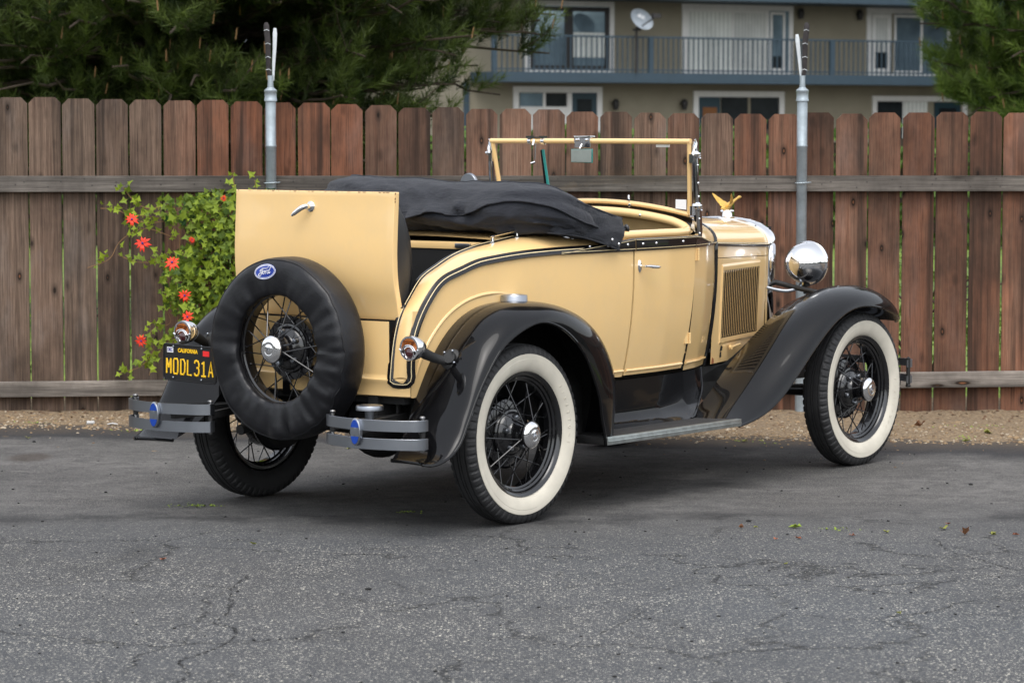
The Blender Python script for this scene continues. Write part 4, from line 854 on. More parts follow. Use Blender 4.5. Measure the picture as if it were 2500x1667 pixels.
    mb = MB(); mb.lathe([(0, -.008), (.014, -.006), (.0225, 0), (.0235, .003)], (lx - .001, s * ly, lz - .0185), (1, 0, 0), 24); mb.build('red_lens', M['red'], tl)
    mb = MB(); mb.lathe([(.0235, -.004), (.0245, -.007), (.028, -.006), (.029, .003)], (lx, s * ly, lz - .0185), (1, 0, 0), 24)
    G = crv([(lx - .006, s * ly - .047, lz - .004), (lx - .006, s * ly - .036, lz - .010), (lx - .006, s * ly - .025, lz + .004), (lx - .006, s * ly, lz + .012), (lx - .006, s * ly + .025, lz + .004), (lx - .006, s * ly + .036, lz - .010), (lx - .006, s * ly + .047, lz - .004)], 24); mb.tube(G, .0035, 6)
    mb.lathe([(.029, .004), (.046, .004)], (lx, s * ly, lz), (1, 0, 0), 24)
    mb.build('lamp_divider', M['chrome'], tl)
    mb = MB(); place(text('STOP', .026, .9, .0006, .0006), (lx - .0045, s * ly, lz + .019), (0, -1, 0), (0, 0, 1), mb); mb.build('stop_lettering', M['amberdk'], tl, smooth=False)
    mb = MB(); mb.tube(crv([(lx + .06, s * ly, lz - .012), (lx + .10, s * (ly + .005), lz - .03), (lx + .15, s * (ly + .02), lz - .05), (lx + .19, s * (ly + .045), lz - .062)], 12), np.linspace(.022, .015, 12), 10, sq=(.6, 1.1))
    mb.lathe([(0, 0), (.042, 0), (.045, .006), (.036, .013), (.028, .015), (.024, .03), (0, .03)], (lx + .205, s * (ly + .045), lz - .055), (-.75, s * .25, .35), 16, ref=(0, 1, 0)); mb.build('lamp_bracket', M['chassis'], tl)
    mb = MB()
    for a in range(4):
        t = a * math.pi / 2 + .6; mb.ell((lx + .185, s * (ly + .05) + .03 * math.cos(t), lz - .045 + .033 * math.sin(t)), (.006, .006, .006), 8, 6)
    mb.build('bracket_screws', M['nickel'], tl)
    # bumperette
    be = empty('bumperette', parent=car)
    for zc, k in ((.455, 0), (.383, 1)):
        P = crv([(-.675, s * .328, zc), (-.700, s * .322, zc), (-.728, s * .345, zc), (-.762, s * .43, zc), (-.782, s * .55, zc), (-.768, s * .66, zc), (-.735, s * .745, zc), (-.700, s * .79, zc), (-.672, s * .797, zc), (-.650, s * .790, zc)], 40)
        T = np.gradient(P, axis=0); T /= np.linalg.norm(T, axis=1)[:, None]; N2 = np.stack([T[:, 1], -T[:, 0], 0 * T[:, 0]], 1)
        h = .0220; pr = [(-.004, -h), (.0036, -h), (.0045, -h * .95), (.0045, h * .95), (.0036, h), (-.004, h)]
        G = np.array([[p + n * a + np.array([0, 0, b_]) for a, b_ in pr] for p, n in zip(P, N2)]); m_ = MB(); m_.grid(G, cv=True)
        o = len(m_.v); m_.f.append(tuple(range(6))); m_.f.append(tuple(range(o - 6, o))); m_.m += [0, 0]; m_.build('bar', M['nickel'], be, ang=30)
    for by, bx in ((.335, -.688), (.785, -.672)):
        mb = MB(); mb.lathe([(0, .350), (.006, .351), (.009, .356), (.009, .362), (.0075, .364), (.0075, .480), (.010, .482), (.012, .487), (.008, .492), (0, .493)], (bx, s * by, 0), n=14); mb.build('post_bolt', M['boltdk'], be)
        mb = MB(); mb.lathe([(.011, .406), (.011, .432)], (bx, s * by, 0), n=12); mb.build('spacer', M['chassis'], be)
    n = (-1, 0, 0)
    mb = MB(); mb.lathe([(0, .012), (.9, .012), (1.0, .009), (1.0, -.004)], (0, 0, 0), (-1, 0, 0), 36); mb.v = [(-.790 + a, s * .55 + b_ * .026, .4275 + c * .054) for a, b_, c in mb.v]; md = mb.build('medallion', M['nickel'], be)
    for sg in (1, -1):
        pts = [(.0215 * math.cos(t), .0475 * math.sin(t)) for t in np.linspace(R(22), R(158), 16)]
        mb = MB().poly([(-.8035, s * .55 + a, .4275 + sg * b_) for a, b_ in pts], (.003, 0, 0)); mb.build('medallion_enamel', M['blue'], be, smooth=False)
    mb = MB(); mb.bar((-.74, s * .50, .43), (-.35, s * .42, .44), .03, .04); mb.bar((-.69, s * .335, .43), (-.35, s * .40, .44), .02, .03); mb.bar((-.67, s * .785, .43), (-.35, s * .46, .44), .02, .03); mb.build('bumper_bracket', M['chassis'], be)
    # strap bar knobs on the deck
    mb = MB()
    for x, z in ((.163, 1.128), (.328, 1.147)):
        mb.lathe([(.011, -.004), (.011, .004), (.006, .008), (.005, .024), (.009, .027), (.009, .032), (0, .034)], (x, s * .47, z), n=14)
    mb.tube([(.145, s * .47, 1.157), (.163, s * .47, 1.158), (.328, s * .47, 1.177)], .004, 8); mb.build('deck_rail', M['chrome'], car)
# step plates (right side only as in the photo; the bumper one too)
mb = MB().lathe([(0, .026), (.030, .026), (.031, .0275), (.044, .0275), (.045, .026), (.053, .026), (.055, .023), (.056, .004), (.057, .002), (.057, -.006), (.03, -.008), (.03, -.05)], (.105, -.628, .897), (0, 0, 1), 40); sp = mb.build('step_plate', M['nickel'], car, label='round chrome step on top of the right rear fender')
MB().lathe([(.0575, -.010), (.0590, -.006), (.0575, -.002)], (.105, -.628, .897), n=40).build('step_gasket', M['rubber'], sp)
mb = MB().lathe([(0, .012), (.040, .012), (.045, .009), (.053, .010), (.055, .006), (.055, -.008), (.02, -.010), (.016, -.07), (0, -.07)], (-.655, -.5, .507), (0, 0, 1), 40); mb.build('step_plate', M['nickel'], car, label='round metal step above the right bumperette')

# tail panel and valance
mb = MB(); ytab = np.linspace(-.522, .522, 33)
xr = lambda y: float(np.interp(abs(y), [0, .30, .435, .50, .522], [-.462, -.456, -.446, -.438, -.428]))
mb.grid([[(xr(y), y, z) for y in ytab if abs(y) <= .455] for z in np.linspace(.60, .833, 6)])
mb.build('tail_panel', M['cream'], car)
mb = MB(); G = []
for y in ytab: G.append([(xr(y) + .0, y, .620), (xr(y) - .002, y, .606), (xr(y) - .008, y, .600), (xr(y) - .007, y, .590), (xr(y) - .003, y, .584), (xr(y) - .003, y, .535), (xr(y) + .012, y, .528), (xr(y) + .03, y, .53)])
mb.grid(G); mb.build('valance', M['cream'], car)
# deck between opening and cockpit, front edge of rumble opening
mb = MB(); yy = np.linspace(-.45, .45, 13)
mb.grid([[(x, y, float(np.interp(x, Ipts[:, 0], Ipts[:, 2])) + .012 * (1 - (y / .45) ** 2)) for y in yy] for x in np.linspace(.235, .92, 12)]); mb.build('rear_deck', M['cream'], car)
mb = MB(); mb.box(.195, .235, -.452, .452, 1.098, 1.128); be = mb.build('rumble_beam', M['cream'], car, bevel=.003)
mb = MB(); mb.box(.183, .1945, -.33, -.25, 1.103, 1.123); mb.build('latch', M['nickel'], be, bevel=.002)
mb = MB(); mb.box(.2, .22, -.45, .45, .55, 1.097); mb.box(-.40, .2, -.45, .45, .54, .56)
for s in (-1, 1): mb.grid([[(a[0] + .012, s * (a[1] - .006), a[2] - .012), (a[0] + .012, s * (a[1] - .006), .56)] for a in Ipts[:48]])
mb.build('rumble_well', M['void'], car, smooth=False)
MB().box(-.30, .16, -.42, .42, .56, .70).build('rumble_cushion', M['leather'], car, bevel=.03, seg=3)
# lid
lp = crv([(-.395, 0, .835), (-.408, 0, .90), (-.424, 0, .966), (-.434, 0, 1.09), (-.430, 0, 1.197), (-.424, 0, 1.30), (-.422, 0, 1.350)], 26)
def lidx(z, y): return float(np.interp(z, lp[:, 2], lp[:, 0])) - .014 * (1 - (y / .434) ** 2)
G = []
for y in np.linspace(-.434, .434, 25):
    G.append([(lidx(z, y), y, z) for z in lp[:, 2]])
G = np.array(G); mb = MB(); mb.grid(G); inn = G.copy(); inn[..., 0] += .030; mb.grid(inn)
for sl in (np.s_[0, :], np.s_[-1, :], np.s_[:, 0], np.s_[:, -1]): mb.grid(np.stack([G[sl], inn[sl]], 1))
lid = mb.build('rumble_lid', M['cream'], car, bevel=.004, seg=3, ang=45)
prof = [(.88, .05), (.92, .10), (1.0, .145), (1.08, .150), (1.16, .135), (1.24, .10), (1.285, .065), (1.305, .03)]
Gc = []
for y in np.linspace(-.424, .424, 40):
    e = max(0, 1 - (abs(y) / .424) ** 14) ** .5; tuft = 0
    Gc.append([(lidx(z, y) + .029 + d * (.55 + .45 * e) + tuft, y * (1 if z < 1.2 else 1 - (z - 1.2) * .35), z) for z, d in prof])
Gc = np.array(Gc); mb = MB(); mb.grid(Gc); bk = Gc.copy(); bk[..., 0] = [[lidx(z, 0) + .047 for z, _ in prof]] * 40
for sl in (np.s_[0, :], np.s_[-1, :], np.s_[:, 0], np.s_[:, -1]): mb.grid(np.stack([Gc[sl], bk[sl]], 1))
mb.build('seat_back', M['leather'], lid, ang=60)
M['chip'] = plain('bare rusty chips', (.16, .06, .03), .8)
mb = MB()
for i in range(46):
    y = random.uniform(-.428, .428); w_ = random.expovariate(1 / .006) + .0015; hh = random.uniform(.0008, .0030); x = lidx(1.348, y) - .0012
    mb.add([(x, y, 1.3485), (x, y + w_, 1.3488), (x - .0002, y + w_ * .8, 1.3485 - hh), (x - .0002, y + w_ * .2, 1.3485 - hh * .7)], [(0, 1, 2, 3)])
    if i < 3: z = random.uniform(1.30, 1.345); xx = lidx(z, -.434); mb.add([(xx + .002, -.4352, z), (xx + .008, -.4352, z + .004), (xx + .006, -.4352, z + .010), (xx + .001, -.4352, z + .007)], [(0, 1, 2, 3)])
mb.build('paint_chips', M['chip'], lid, smooth=False, merge=False)['kind'] = 'stuff'
mb = MB(); mb.lathe([(.022, -.002), (.022, .003), (.017, .007), (.010, .009), (.010, .030), (0, .032)], (-.438, 0, 1.286), (-1, 0, 0), 24); mb.tube(crv([(-.462, 0, 1.289), (-.472, .016, 1.283), (-.480, .038, 1.268), (-.486, .064, 1.248)], 12), np.interp(np.linspace(0, 1, 12), [0, .3, .8, 1], [.009, .011, .009, .004]), 10, sq=(.7, 1)); mb.build('lid_handle', M['chrome'], lid)
mb = MB(); mb.tube([(-.40, -.425, .88), (-.34, -.44, .90), (-.30, -.445, .93)], .006, 6); mb.tube([(-.40, .425, .88), (-.34, .44, .90), (-.30, .445, .93)], .006, 6); mb.build('lid_hinge', M['chassis'], lid)

# cowl top, hood, radiator
def sect(w, zb, zt, n=25, p=2.35): 
    t = np.linspace(-1, 1, n); y = np.sin(t * np.pi / 2); return [(w * a, zb + (zt - zb) * max(0, 1 - abs(a) ** p) ** (1 / p)) for a in y]
mb = MB(); G = []
for x in np.linspace(1.50, 1.765, 10):
    w = ys(x, 1.085); zt = np.interp(x, [1.5, 1.765], [1.240, 1.213]); G.append([(x, y, z) for y, z in sect(w, 1.084, zt)])
mb.grid(G); cw = mb.build('cowl_top', M['cream'], car, ang=60)
mb = MB(); G = []
for x in (1.766, 1.770, 1.782, 1.786):
    o = .003 if x in (1.766, 1.786) else .009
    sec = sect(.492 + o, 1.084, 1.213 + o, 31); side = [(-(ys(1.765, z) + o), z) for z in np.linspace(.515, 1.08, 14)]; G.append([(x, y, z) for y, z in side + sec + [(-y, z) for y, z in side[::-1]]])
mb.grid(G); mb.build('cowl_band', M['belt'], car)
mb = MB(); mb.grid([[(x + .0, y, z) for (y, z) in sect(.503, 1.084, 1.224, 31)[4:-4]] for x in (1.771, 1.774)]); mb.build('cowl_band_bead', M['chrome'], car)
hood = empty('hood', parent=car)
HX0, HX1 = 1.788, 2.53
hw = lambda x: float(np.interp(x, [HX0, HX1], [.483, .285])); hzb = lambda x: float(np.interp(x, [HX0, HX1], [1.076, 1.045])); hzt = lambda x: float(np.interp(x, [HX0, HX1], [1.210, 1.165]))
hy = lambda x, z: hw(x) - .022 * max(0, (1.0 - z) / .47)
mb = MB(); mb.grid([[(x, y, z) for y, z in sect(hw(x), hzb(x), hzt(x), 33)] for x in np.linspace(HX0, HX1, 12)]); mb.build('hood_top', M['cream'], hood, ang=70)
mb = MB(); mb.tube([(HX0, 0, hzt(HX0) + .001), (HX1, 0, hzt(HX1) + .001)], .005, 8); mb.build('centre_hinge', M['nickel'], hood)
LX0, LX1, LZ0, LZ1 = 1.906, 2.412, .635, .948
for s in (-1, 1):
    mb = MB(); F = lambda x, z, o=0: (x, s * (hy(x, z) + o), z)
    hb = lambda x: float(np.interp(x, [1.788, 2.03, 2.33, 2.53], [.520, .532, .60, .64])) if True else .52
    # black bead
    P = [(x, s * (hw(x) + .001), hzb(x) - .001) for x in (HX0, HX1)]; MB().tube(P, .0105, 10).build('hinge_bead', M['belt'], hood)
    MB().tube([(x, s * (hw(x) + .0095), hzb(x) + .004) for x in (HX0, HX1)], .0022, 6).build('bead_pinstripe', M['pinstripe'], hood)
    # upper strip between bead and seam
    zs = lambda x: float(np.interp(x, [HX0, HX1], [1.010, .993]))
    MB().grid([[F(x, hzb(x) - (hzb(x) - zs(x) - .002) * t) for t in (0, .5, 1)] for x in np.linspace(HX0, HX1, 6)]).build('hood_upper_strip', M['cream'], hood)
    # side panel with opening
    xa = np.linspace(HX0, LX0 - .016, 5); xb = np.linspace(LX0 - .016, LX1 + .016, 8); xc = np.linspace(LX1 + .016, HX1, 5)
    for xx in (xa, xc): mb.grid([[F(x, zs(x) - .001 - (zs(x) - .001 - .522) * t) for t in np.linspace(0, 1, 8)] for x in xx])
    mb.grid([[F(x, zs(x) - .001 - (zs(x) - .001 - LZ1 - .03) * t) for t in (0, .5, 1)] for x in xb]); mb.grid([[F(x, LZ0 - .03 - (LZ0 - .03 - .522) * t) for t in (0, .5, 1)] for x in xb])
    # embossed frame
    def ring(o, e): return [F(LX0 - o, LZ0 - o * 1.6, e), F(LX1 + o, LZ0 - o * 1.6, e), F(LX1 + o, LZ1 + o * 1.6, e), F(LX0 - o, LZ1 + o * 1.6, e)]
    RG = [[F(LX0 - .016, LZ0 - .03), F(LX1 + .016, LZ0 - .03), F(LX1 + .016, LZ1 + .03), F(LX0 - .016, LZ1 + .03)], ring(.014, .004), ring(.012, .006), ring(.004, .006), ring(.000, .005)]
    mb.grid(np.array(RG), cv=True)
    hs_ = mb.build('hood_side', M['cream'], hood, ang=20)
    MB().grid([[F(x, z, -.004) for z in (LZ0 - .02, LZ1 + .02)] for x in (LX0 - .02, LX1 + .02)]).build('louvre_backing', M['void'], hood, smooth=False)  # black sheet added for the shade inside the louvre openings
    mb = MB(); mbd = MB(); n = 20; pit = (LX1 - LX0) / n
    for i in range(n):
        xf = LX0 + pit * (i + 1); G = []
        for z in np.r_[np.linspace(LZ0 - .001, LZ0 + .018, 5), np.linspace(LZ0 + .03, LZ1 - .03, 4), np.linspace(LZ1 - .018, LZ1 + .001, 5)]:
            e = min(1, min(z - LZ0 + .001, LZ1 + .001 - z) / .019) ** .5; bl = pit * (1 - .30 * e)
            G.append([F(xf, z, .0), F(xf - bl * .35, z, .001 + .0022 * e), F(xf - bl * .8, z, .001 + .0056 * e), F(xf - bl, z, .001 + .0057 * e), F(xf - bl, z, .001 + .0044 * e)])
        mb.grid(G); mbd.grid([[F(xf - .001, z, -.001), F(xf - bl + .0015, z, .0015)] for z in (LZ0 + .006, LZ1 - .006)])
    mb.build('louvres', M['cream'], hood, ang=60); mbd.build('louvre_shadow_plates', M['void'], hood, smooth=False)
    # latch handle and chipped latch hole
    mb = MB(); mb.tube([F(2.02, .585, .02), F(2.14, .592, .02)], .006, 8); mb.lathe([(.011, -.005), (.011, .005), (0, .006)], F(2.02, .585, .018), (0, s, 0), 12); mb.build('hood_latch', M['cream'], hood)
    mb = MB(); mb.poly([F(1.905, .575, .002), F(1.93, .575, .002), F(1.94, .592, .002), F(1.918, .600, .002)], (0, s * .002, 0)); mb.poly([F(1.905, .545, .002), F(1.925, .545, .002), F(1.922, .57, .002), F(1.91, .57, .002)], (0, s * .002, 0)); mb.build('latch_slot', M['void'], hood, smooth=False)
    M.setdefault('rust', plain('rust spot', (.25, .08, .03), .8)); mb = MB(); mb.poly([F(1.80, .524, .0015), F(1.83, .524, .0015), F(1.822, .545, .0015), F(1.805, .552, .0015)], (0, s * .0015, 0)); mb.build('rust_chip', M['rust'], hood, smooth=False)
# radiator shell
mb = MB(); G = []
for x, o in ((2.531, -.004), (2.533, .006), (2.545, .011), (2.585, .012), (2.612, .004), (2.625, -.010), (2.628, -.035), (2.612, -.040)):
    sec = sect(.285 + o, 1.045, 1.165 + o, 31); side = [(-(.285 - .01 * (1.045 - z) / .5 + o), z) for z in np.linspace(.52, 1.04, 10)]; G.append([(x, y, z) for y, z in side + sec + [(-y, z) for y, z in side[::-1]]])
mb.grid(G); rs = mb.build('radiator_shell', M['chrome'], car)
MB().grid([[(2.605, y, z) for y in (-.26, .26)] for z in (.52, 1.13)]).build('radiator_core', M['void'], rs, smooth=False)
cap = MB().lathe([(0, .032), (.022, .031), (.034, .027), (.036, .022), (.034, .019), (.026, .017), (.028, .0), (.030, -.012), (.030, -.02)], (2.608, 0, 1.178), (0, 0, 1), 32).build('radiator_cap', M['chrome'], car)
# goose mascot
go = empty('hood_ornament', parent=car, label='gold flying goose mascot on the radiator cap')
def ox(x): return x - .018
mb = MB(); P = crv([(ox(2.575), 0, 1.214), (ox(2.60), 0, 1.217), (ox(2.635), 0, 1.227), (ox(2.665), 0, 1.240), (ox(2.69), 0, 1.251), (ox(2.715), 0, 1.261), (ox(2.738), 0, 1.268), (ox(2.752), 0, 1.266)], 26)
mb.tube(P, np.interp(np.linspace(0, 1, 26), [0, .12, .3, .45, .6, .8, .9, .95, 1], [.004, .012, .0165, .013, .008, .006, .0085, .006, .0015]), 12, sq=(.9, 1)); mb.build('goose_body', M['gold'], go)
for s in (-1, 1):
    mb = MB(); A = np.array([ox(2.655), s * .008, 1.238]); Bp = np.array([ox(2.605), s * .010, 1.218])
    tipf = np.array([2.558, s * .055, 1.290]); G = []
    for t in np.linspace(0, 1, 10):
        c = (A + Bp) / 2 * (1 - t) + tipf * t + np.array([.012 * math.sin(t * 3), 0, -.010 * math.sin(t * 3.1)]); w = (A - Bp) / 2 * (1 - t) ** .6 * (1 + .1 * math.cos(t * 20))
        G.append([c + w, c + w * .3 + [0, 0, .0035 * (1 - t)], c - w * .5 + [0, 0, .002], c - w])
    mb.grid(G); G2 = np.array(G) - [0, 0, .0035]; mb.grid(G2); mb.grid([np.array(G)[:, 0], G2[:, 0]]); mb.grid([np.array(G)[:, -1], G2[:, -1]]); mb.build('goose_wing', M['gold'], go)
mb = MB(); mb.lathe([(.010, 0), (.007, .008), (.009, .016), (0, .02)], (2.606, 0, 1.206), n=12); mb.build('goose_stand', M['gold'], go)
# light bar
MB().tube(crv([(2.60, -.56, .815), (2.61, -.40, .838), (2.605, -.25, .866), (2.60, 0, .872), (2.605, .25, .866), (2.61, .40, .838), (2.60, .56, .815)], 40), .0125, 10).build('headlamp_bar', M['chassis'], car)

# windscreen
wf = empty('windscreen', parent=car)
def wy(z): return float(np.interp(z, [1.21, 1.555], [.532, .562]))
def wx(z): return float(np.interp(z, [1.21, 1.555], [1.512, 1.462]))
zt = 1.546
btm = [(wx(1.22), y, 1.272 - .055 * (y / .53) ** 2) for y in np.linspace(-.530, .530, 17)]
ring = [(wx(zt), -wy(zt), zt)] + [(wx(z), -wy(z), z) for z in (1.46, 1.35, 1.27)] + btm + [(wx(z), wy(z), z) for z in (1.27, 1.35, 1.46)] + [(wx(zt), wy(zt), zt)]
def densify(P, m=5):
    o = []
    for a, b_ in zip(P[:-1], P[1:]):
        for t in range(m): o.append(tuple(np.array(a) * (1 - t / m) + np.array(b_) * t / m))
    return o + [P[-1]]
mb = MB(); mb.tube(densify(ring[:5]), .0105, 8); mb.tube(densify(ring[-5:]), .0105, 8); mb.tube(btm, .0115, 8); mb.tube([(wx(zt), -wy(zt) - .008, zt), (wx(zt), 0, zt + .001), (wx(zt), wy(zt) + .008, zt)], .0125, 10); mb.build('frame', M['cream'], wf)
G = [[(wx(z0), y * wy(z0) / .562, z0) for z0 in np.linspace(1.272 - .055 * (y / .53) ** 2 if abs(y) < .53 else 1.215, zt, 6)] for y in np.linspace(-.562, .562, 17)]
MB().grid(G).build('glass_pane', M['glass'], wf)
mb = MB(); G = []
for y in np.linspace(-.545, .545, 21): G.append([(wx(1.22), y, 1.262 - .055 * (y / .53) ** 2), (wx(1.22) + .004, y, 1.262 - .055 * (y / .53) ** 2 - .02), (1.50 , y, 1.084 + .152 * (1 - abs(y / .60) ** 2.35) ** (1 / 2.35))])
mb.grid(G); mb.build('gasket', M['belt'], wf)
mb = MB(); zc = zt
mb.box(wx(zc) - .026, wx(zc) - .012, -.028, .062, zc - .03, zc + .024); mb.box(wx(zc) - .026, wx(zc) + .015, -.028, .062, zc + .014, zc + .024)
mb.tube([(wx(zc) - .028, .045, zc + .006), (wx(zc) - .036, .045, zc + .006)], .006, 8); mb.tube([(wx(zc) - .028, -.01, zc + .006), (wx(zc) - .036, -.01, zc + .006)], .006, 8); mb.tube([(wx(zc) - .02, .02, zc - .01), (wx(zc) - .04, .02, zc - .035)], .005, 8); mb.build('mirror_clamp', M['chrome'], wf, bevel=.002)
mb = MB(); V = [(1.437, .080, 1.510), (1.437, -.040, 1.511), (1.437, -.040, 1.447), (1.437, .080, 1.449)]; mb.poly(V, (.008, 0, 0)); mr = mb.build('rear_view_mirror', M['teal'], wf, bevel=.0015)
MB().poly([(1.4355, .0775, 1.508), (1.4355, -.0375, 1.509), (1.4355, -.0375, 1.450), (1.4355, .0775, 1.4515)], (.001, 0, 0)).build('mirror_glass', M['mirror'], wf, smooth=False)
mb = MB()
for y in (.335, .258): mb.lathe([(.0135, -.010), (.0165, -.009), (.0165, .009), (.0135, .010)], (wx(zt), y, zt), (0, 1, 0), 18); mb.box(wx(zt) - .022, wx(zt) + .012, y - .011, y + .011, zt + .013, zt + .024)
mb.box(wx(zt) - .012, wx(zt) + .010, .25, .345, zt + .014, zt + .020); mb.tube([(wx(zt) - .02, .30, zt + .008), (wx(zt) - .026, .30, zt - .02)], .005, 8); mb.build('wiper_mount', M['chrome'], wf)
mb = MB(); mb.tube([(1.455, .30, 1.535), (1.453, .302, 1.46)], .0028, 6); mb.tube([(1.453, .300, 1.449), (1.443, .318, 1.442)], .005, 8); mb.build('wiper_handle', M['chrome'], wf)
mb = MB(); mb.poly([(1.475, .288, 1.505), (1.478, .268, 1.505), (1.487, .245, 1.33), (1.484, .268, 1.33)], (.006, 0, 0)); mb.build('wiper_blade', M['belt'], wf, smooth=False)
mb = MB(); mb.poly([(1.472, .276, 1.507), (1.474, .266, 1.507), (1.483, .241, 1.33), (1.481, .251, 1.33)], (.006, 0, 0)); mb.build('blade_edge', M['teal'], wf, smooth=False)
MB().box(1.470, 1.471, -.450, -.375, 1.520, 1.532).build('paper_sticker', M['white'], wf, smooth=False)
mb = MB(); mb.poly([(1.503, -.462, 1.285), (1.503, -.520, 1.285), (1.503, -.520, 1.240), (1.503, -.462, 1.245)], (-.002, 0, 0)); mb.build('registration_card', M['white'], wf, smooth=False)
mb = MB(); mb.tube(crv([(1.505, -.205, 1.262), (1.497, -.205, 1.285), (1.503, -.200, 1.300)], 8), .004, 6); mb.lathe([(.008, 0), (.008, .006), (0, .007)], (1.497, -.213, 1.255), (-1, 0, 0), 10); mb.build('hold_down_hook', M['chrome'], wf)
# cockpit roll, dash, interior
roll = [(.86, -.602, 1.142), (1.0, -.607, 1.144), (1.2, -.603, 1.144), (1.36, -.590, 1.144), (1.43, -.572, 1.148), (1.463, -.54, 1.163), (1.472, -.48, 1.184), (1.472, -.38, 1.203), (1.470, -.22, 1.222), (1.468, 0, 1.230)]
full = roll + [(x, -y, z) for x, y, z in roll[::-1][1:]]
MB().tube(crv(full, 90), .0205, 12, sq=(1, .95)).build('cockpit_roll', M['cream'], car)
mb = MB(); G = []
for y in np.linspace(-.56, .56, 21):
    zt_ = 1.084 + .14 * (1 - abs(y / .585) ** 2.35) ** (1 / 2.35) if abs(y) < .585 else 1.09
    G.append([(1.50, y, zt_ + .008), (1.475, y, zt_ - .004), (1.50, y, zt_ - .04), (1.53, y * .92, .95), (1.56, y * .80, .62)])
mb.grid(G); mb.build('dashboard', M['dashdark'], car)
mb = MB()
for y in (-.30, .0, .38): mb.ell((1.452, y, 1.222 - .10 * y * y), (.004, .006, .006), 10, 8)
mb.build('dash_studs', M['chrome'], car)
MB().box(.80, 1.60, -.47, .47, .55, .57).build('cockpit_floor', M['void'], car, smooth=False)
MB().box(.84, 1.22, -.54, .54, .66, .84).build('bench_seat', M['leather'], car, bevel=.04, seg=3)
MB().poly([(.80, -.54, .80), (.92, -.54, .80), (.86, -.54, 1.13), (.79, -.54, 1.13)], (0, 1.08, 0)).build('bench_back', M['leather'], car, bevel=.03, seg=3)
sw = MB().tube([(1.16 + .19 * math.cos(t) * .42, .30 + .19 * math.sin(t), 1.03 + .19 * math.cos(t) * .9) for t in np.arange(40) * 2 * math.pi / 40], .010, 8, closed=True)
sw.tube([(1.16, .30, 1.03), (1.5, .30, .85)], .018, 8)
for t in (0, 2.09, 4.19): sw.tube([(1.16, .30, 1.03), (1.16 + .19 * math.cos(t) * .42, .30 + .19 * math.sin(t), 1.03 + .19 * math.cos(t) * .9)], .007, 6)
sw.build('steering_wheel', M['chassis'], car)
mb = MB(); mb.lathe([(0, .010), (.046, .010), (.050, .004), (.050, -.004), (.03, -.018), (0, -.022)], (1.40, .652, 1.345), (-1, 0, 0), 28); mb.tube([(1.42, .652, 1.34), (1.47, .61, 1.22)], .005, 8); mb.build('side_mirror', M['nickel'], car)
mb = MB(); mb.ell((.926, -.603, 1.170), (.010, .016, .021), 16, 10); mb.tube([(.90, -.603, 1.168), (.926, -.603, 1.170)], .007, 8); mb.build('top_knob', M['belt'], car)
MB().box(.93, .985, -.50, -.475, 1.205, 1.222).build('top_bracket', M['cream'], car, bevel=.004)

# folded top under its black cover
def sm(t): return t * t * (3 - 2 * t)
path = crv([(.80, .605, 1.160), (.66, .615, 1.205), (.53, .612, 1.258), (.455, .56, 1.285), (.432, .42, 1.290), (.43, .2, 1.278), (.425, 0, 1.270), (.425, -.2, 1.266), (.435, -.40, 1.266), (.47, -.535, 1.258), (.55, -.600, 1.225), (.66, -.612, 1.190), (.79, -.615, 1.150)], 150)
T = np.gradient(path, axis=0); T[:, 2] *= .3; T /= np.linalg.norm(T, axis=1)[:, None]
nv = 64; G = []
from mathutils import noise as mn
for i in range(150):
    q = i / 149; e = abs(q - .5) * 2
    h = np.interp(e, [0, .45, .62, .75, .9, 1], [.104, .104, .100, .076, .060, .046]); wI = np.interp(e, [0, .45, .62, .78, 1], [.205, .205, .15, .06, .030])
    side = np.cross([0, 0, 1.], T[i]); side /= np.linalg.norm(side)
    # side points towards the inside or outside of the U depending on travel; make it point outside (rear)
    cen = np.array([.9, 0, path[i, 2]]); 
    if side @ (cen - path[i]) > 0: side = -side
    up = np.cross(T[i], side); up = up if up[2] > 0 else -up
    row = []
    for j in range(nv):
        a = 2 * math.pi * j / nv; ca, sa = math.cos(a), math.sin(a)
        rx = abs(ca) ** .75 * (1 if ca > 0 else -1); rz = abs(sa) ** .7 * (1 if sa > 0 else -1)
        wd = wI if ca < 0 else wI * .95
        tilt = .0
        p = path[i] + side * wd * rx * (1 - .25 * max(0, rz)) + up * h * rz
        # folds: long creases running along the roll plus diagonal drape
        s1 = mn.noise(Vector((q * 5.5, a * 1.4, 3.1))) * .026 + (.5 - abs(mn.noise(Vector((q * 13 + a * 1.6, a * 1.8, 9.4))))) * .034 - .012 + (.5 - abs(mn.noise(Vector((q * 34 - a * 3, a * 4, 1.4))))) * .011
        s2 = -.014 * math.exp(-((((a - .32 - .10 * math.sin(q * 9)) + math.pi) % (2 * math.pi) - math.pi) / .16) ** 2)
        d = side * rx + up * rz; d /= np.linalg.norm(d) + 1e-9
        p = p + d * (s1 * (.55 if e > .7 else 1) * (1 - .6 * max(0, rz)) + s2); row.append(p)
    G.append(row)
G = np.array(G); mb = MB(); mb.grid(G, cv=True)
for k in (0, 149): 
    c = G[k].mean(0); o = len(mb.v); mb.add(list(G[k]) + [c], [(j, (j + 1) % nv, nv) for j in range(nv)])
top = mb.build('folded_top', M['canvas'], car, ang=80)
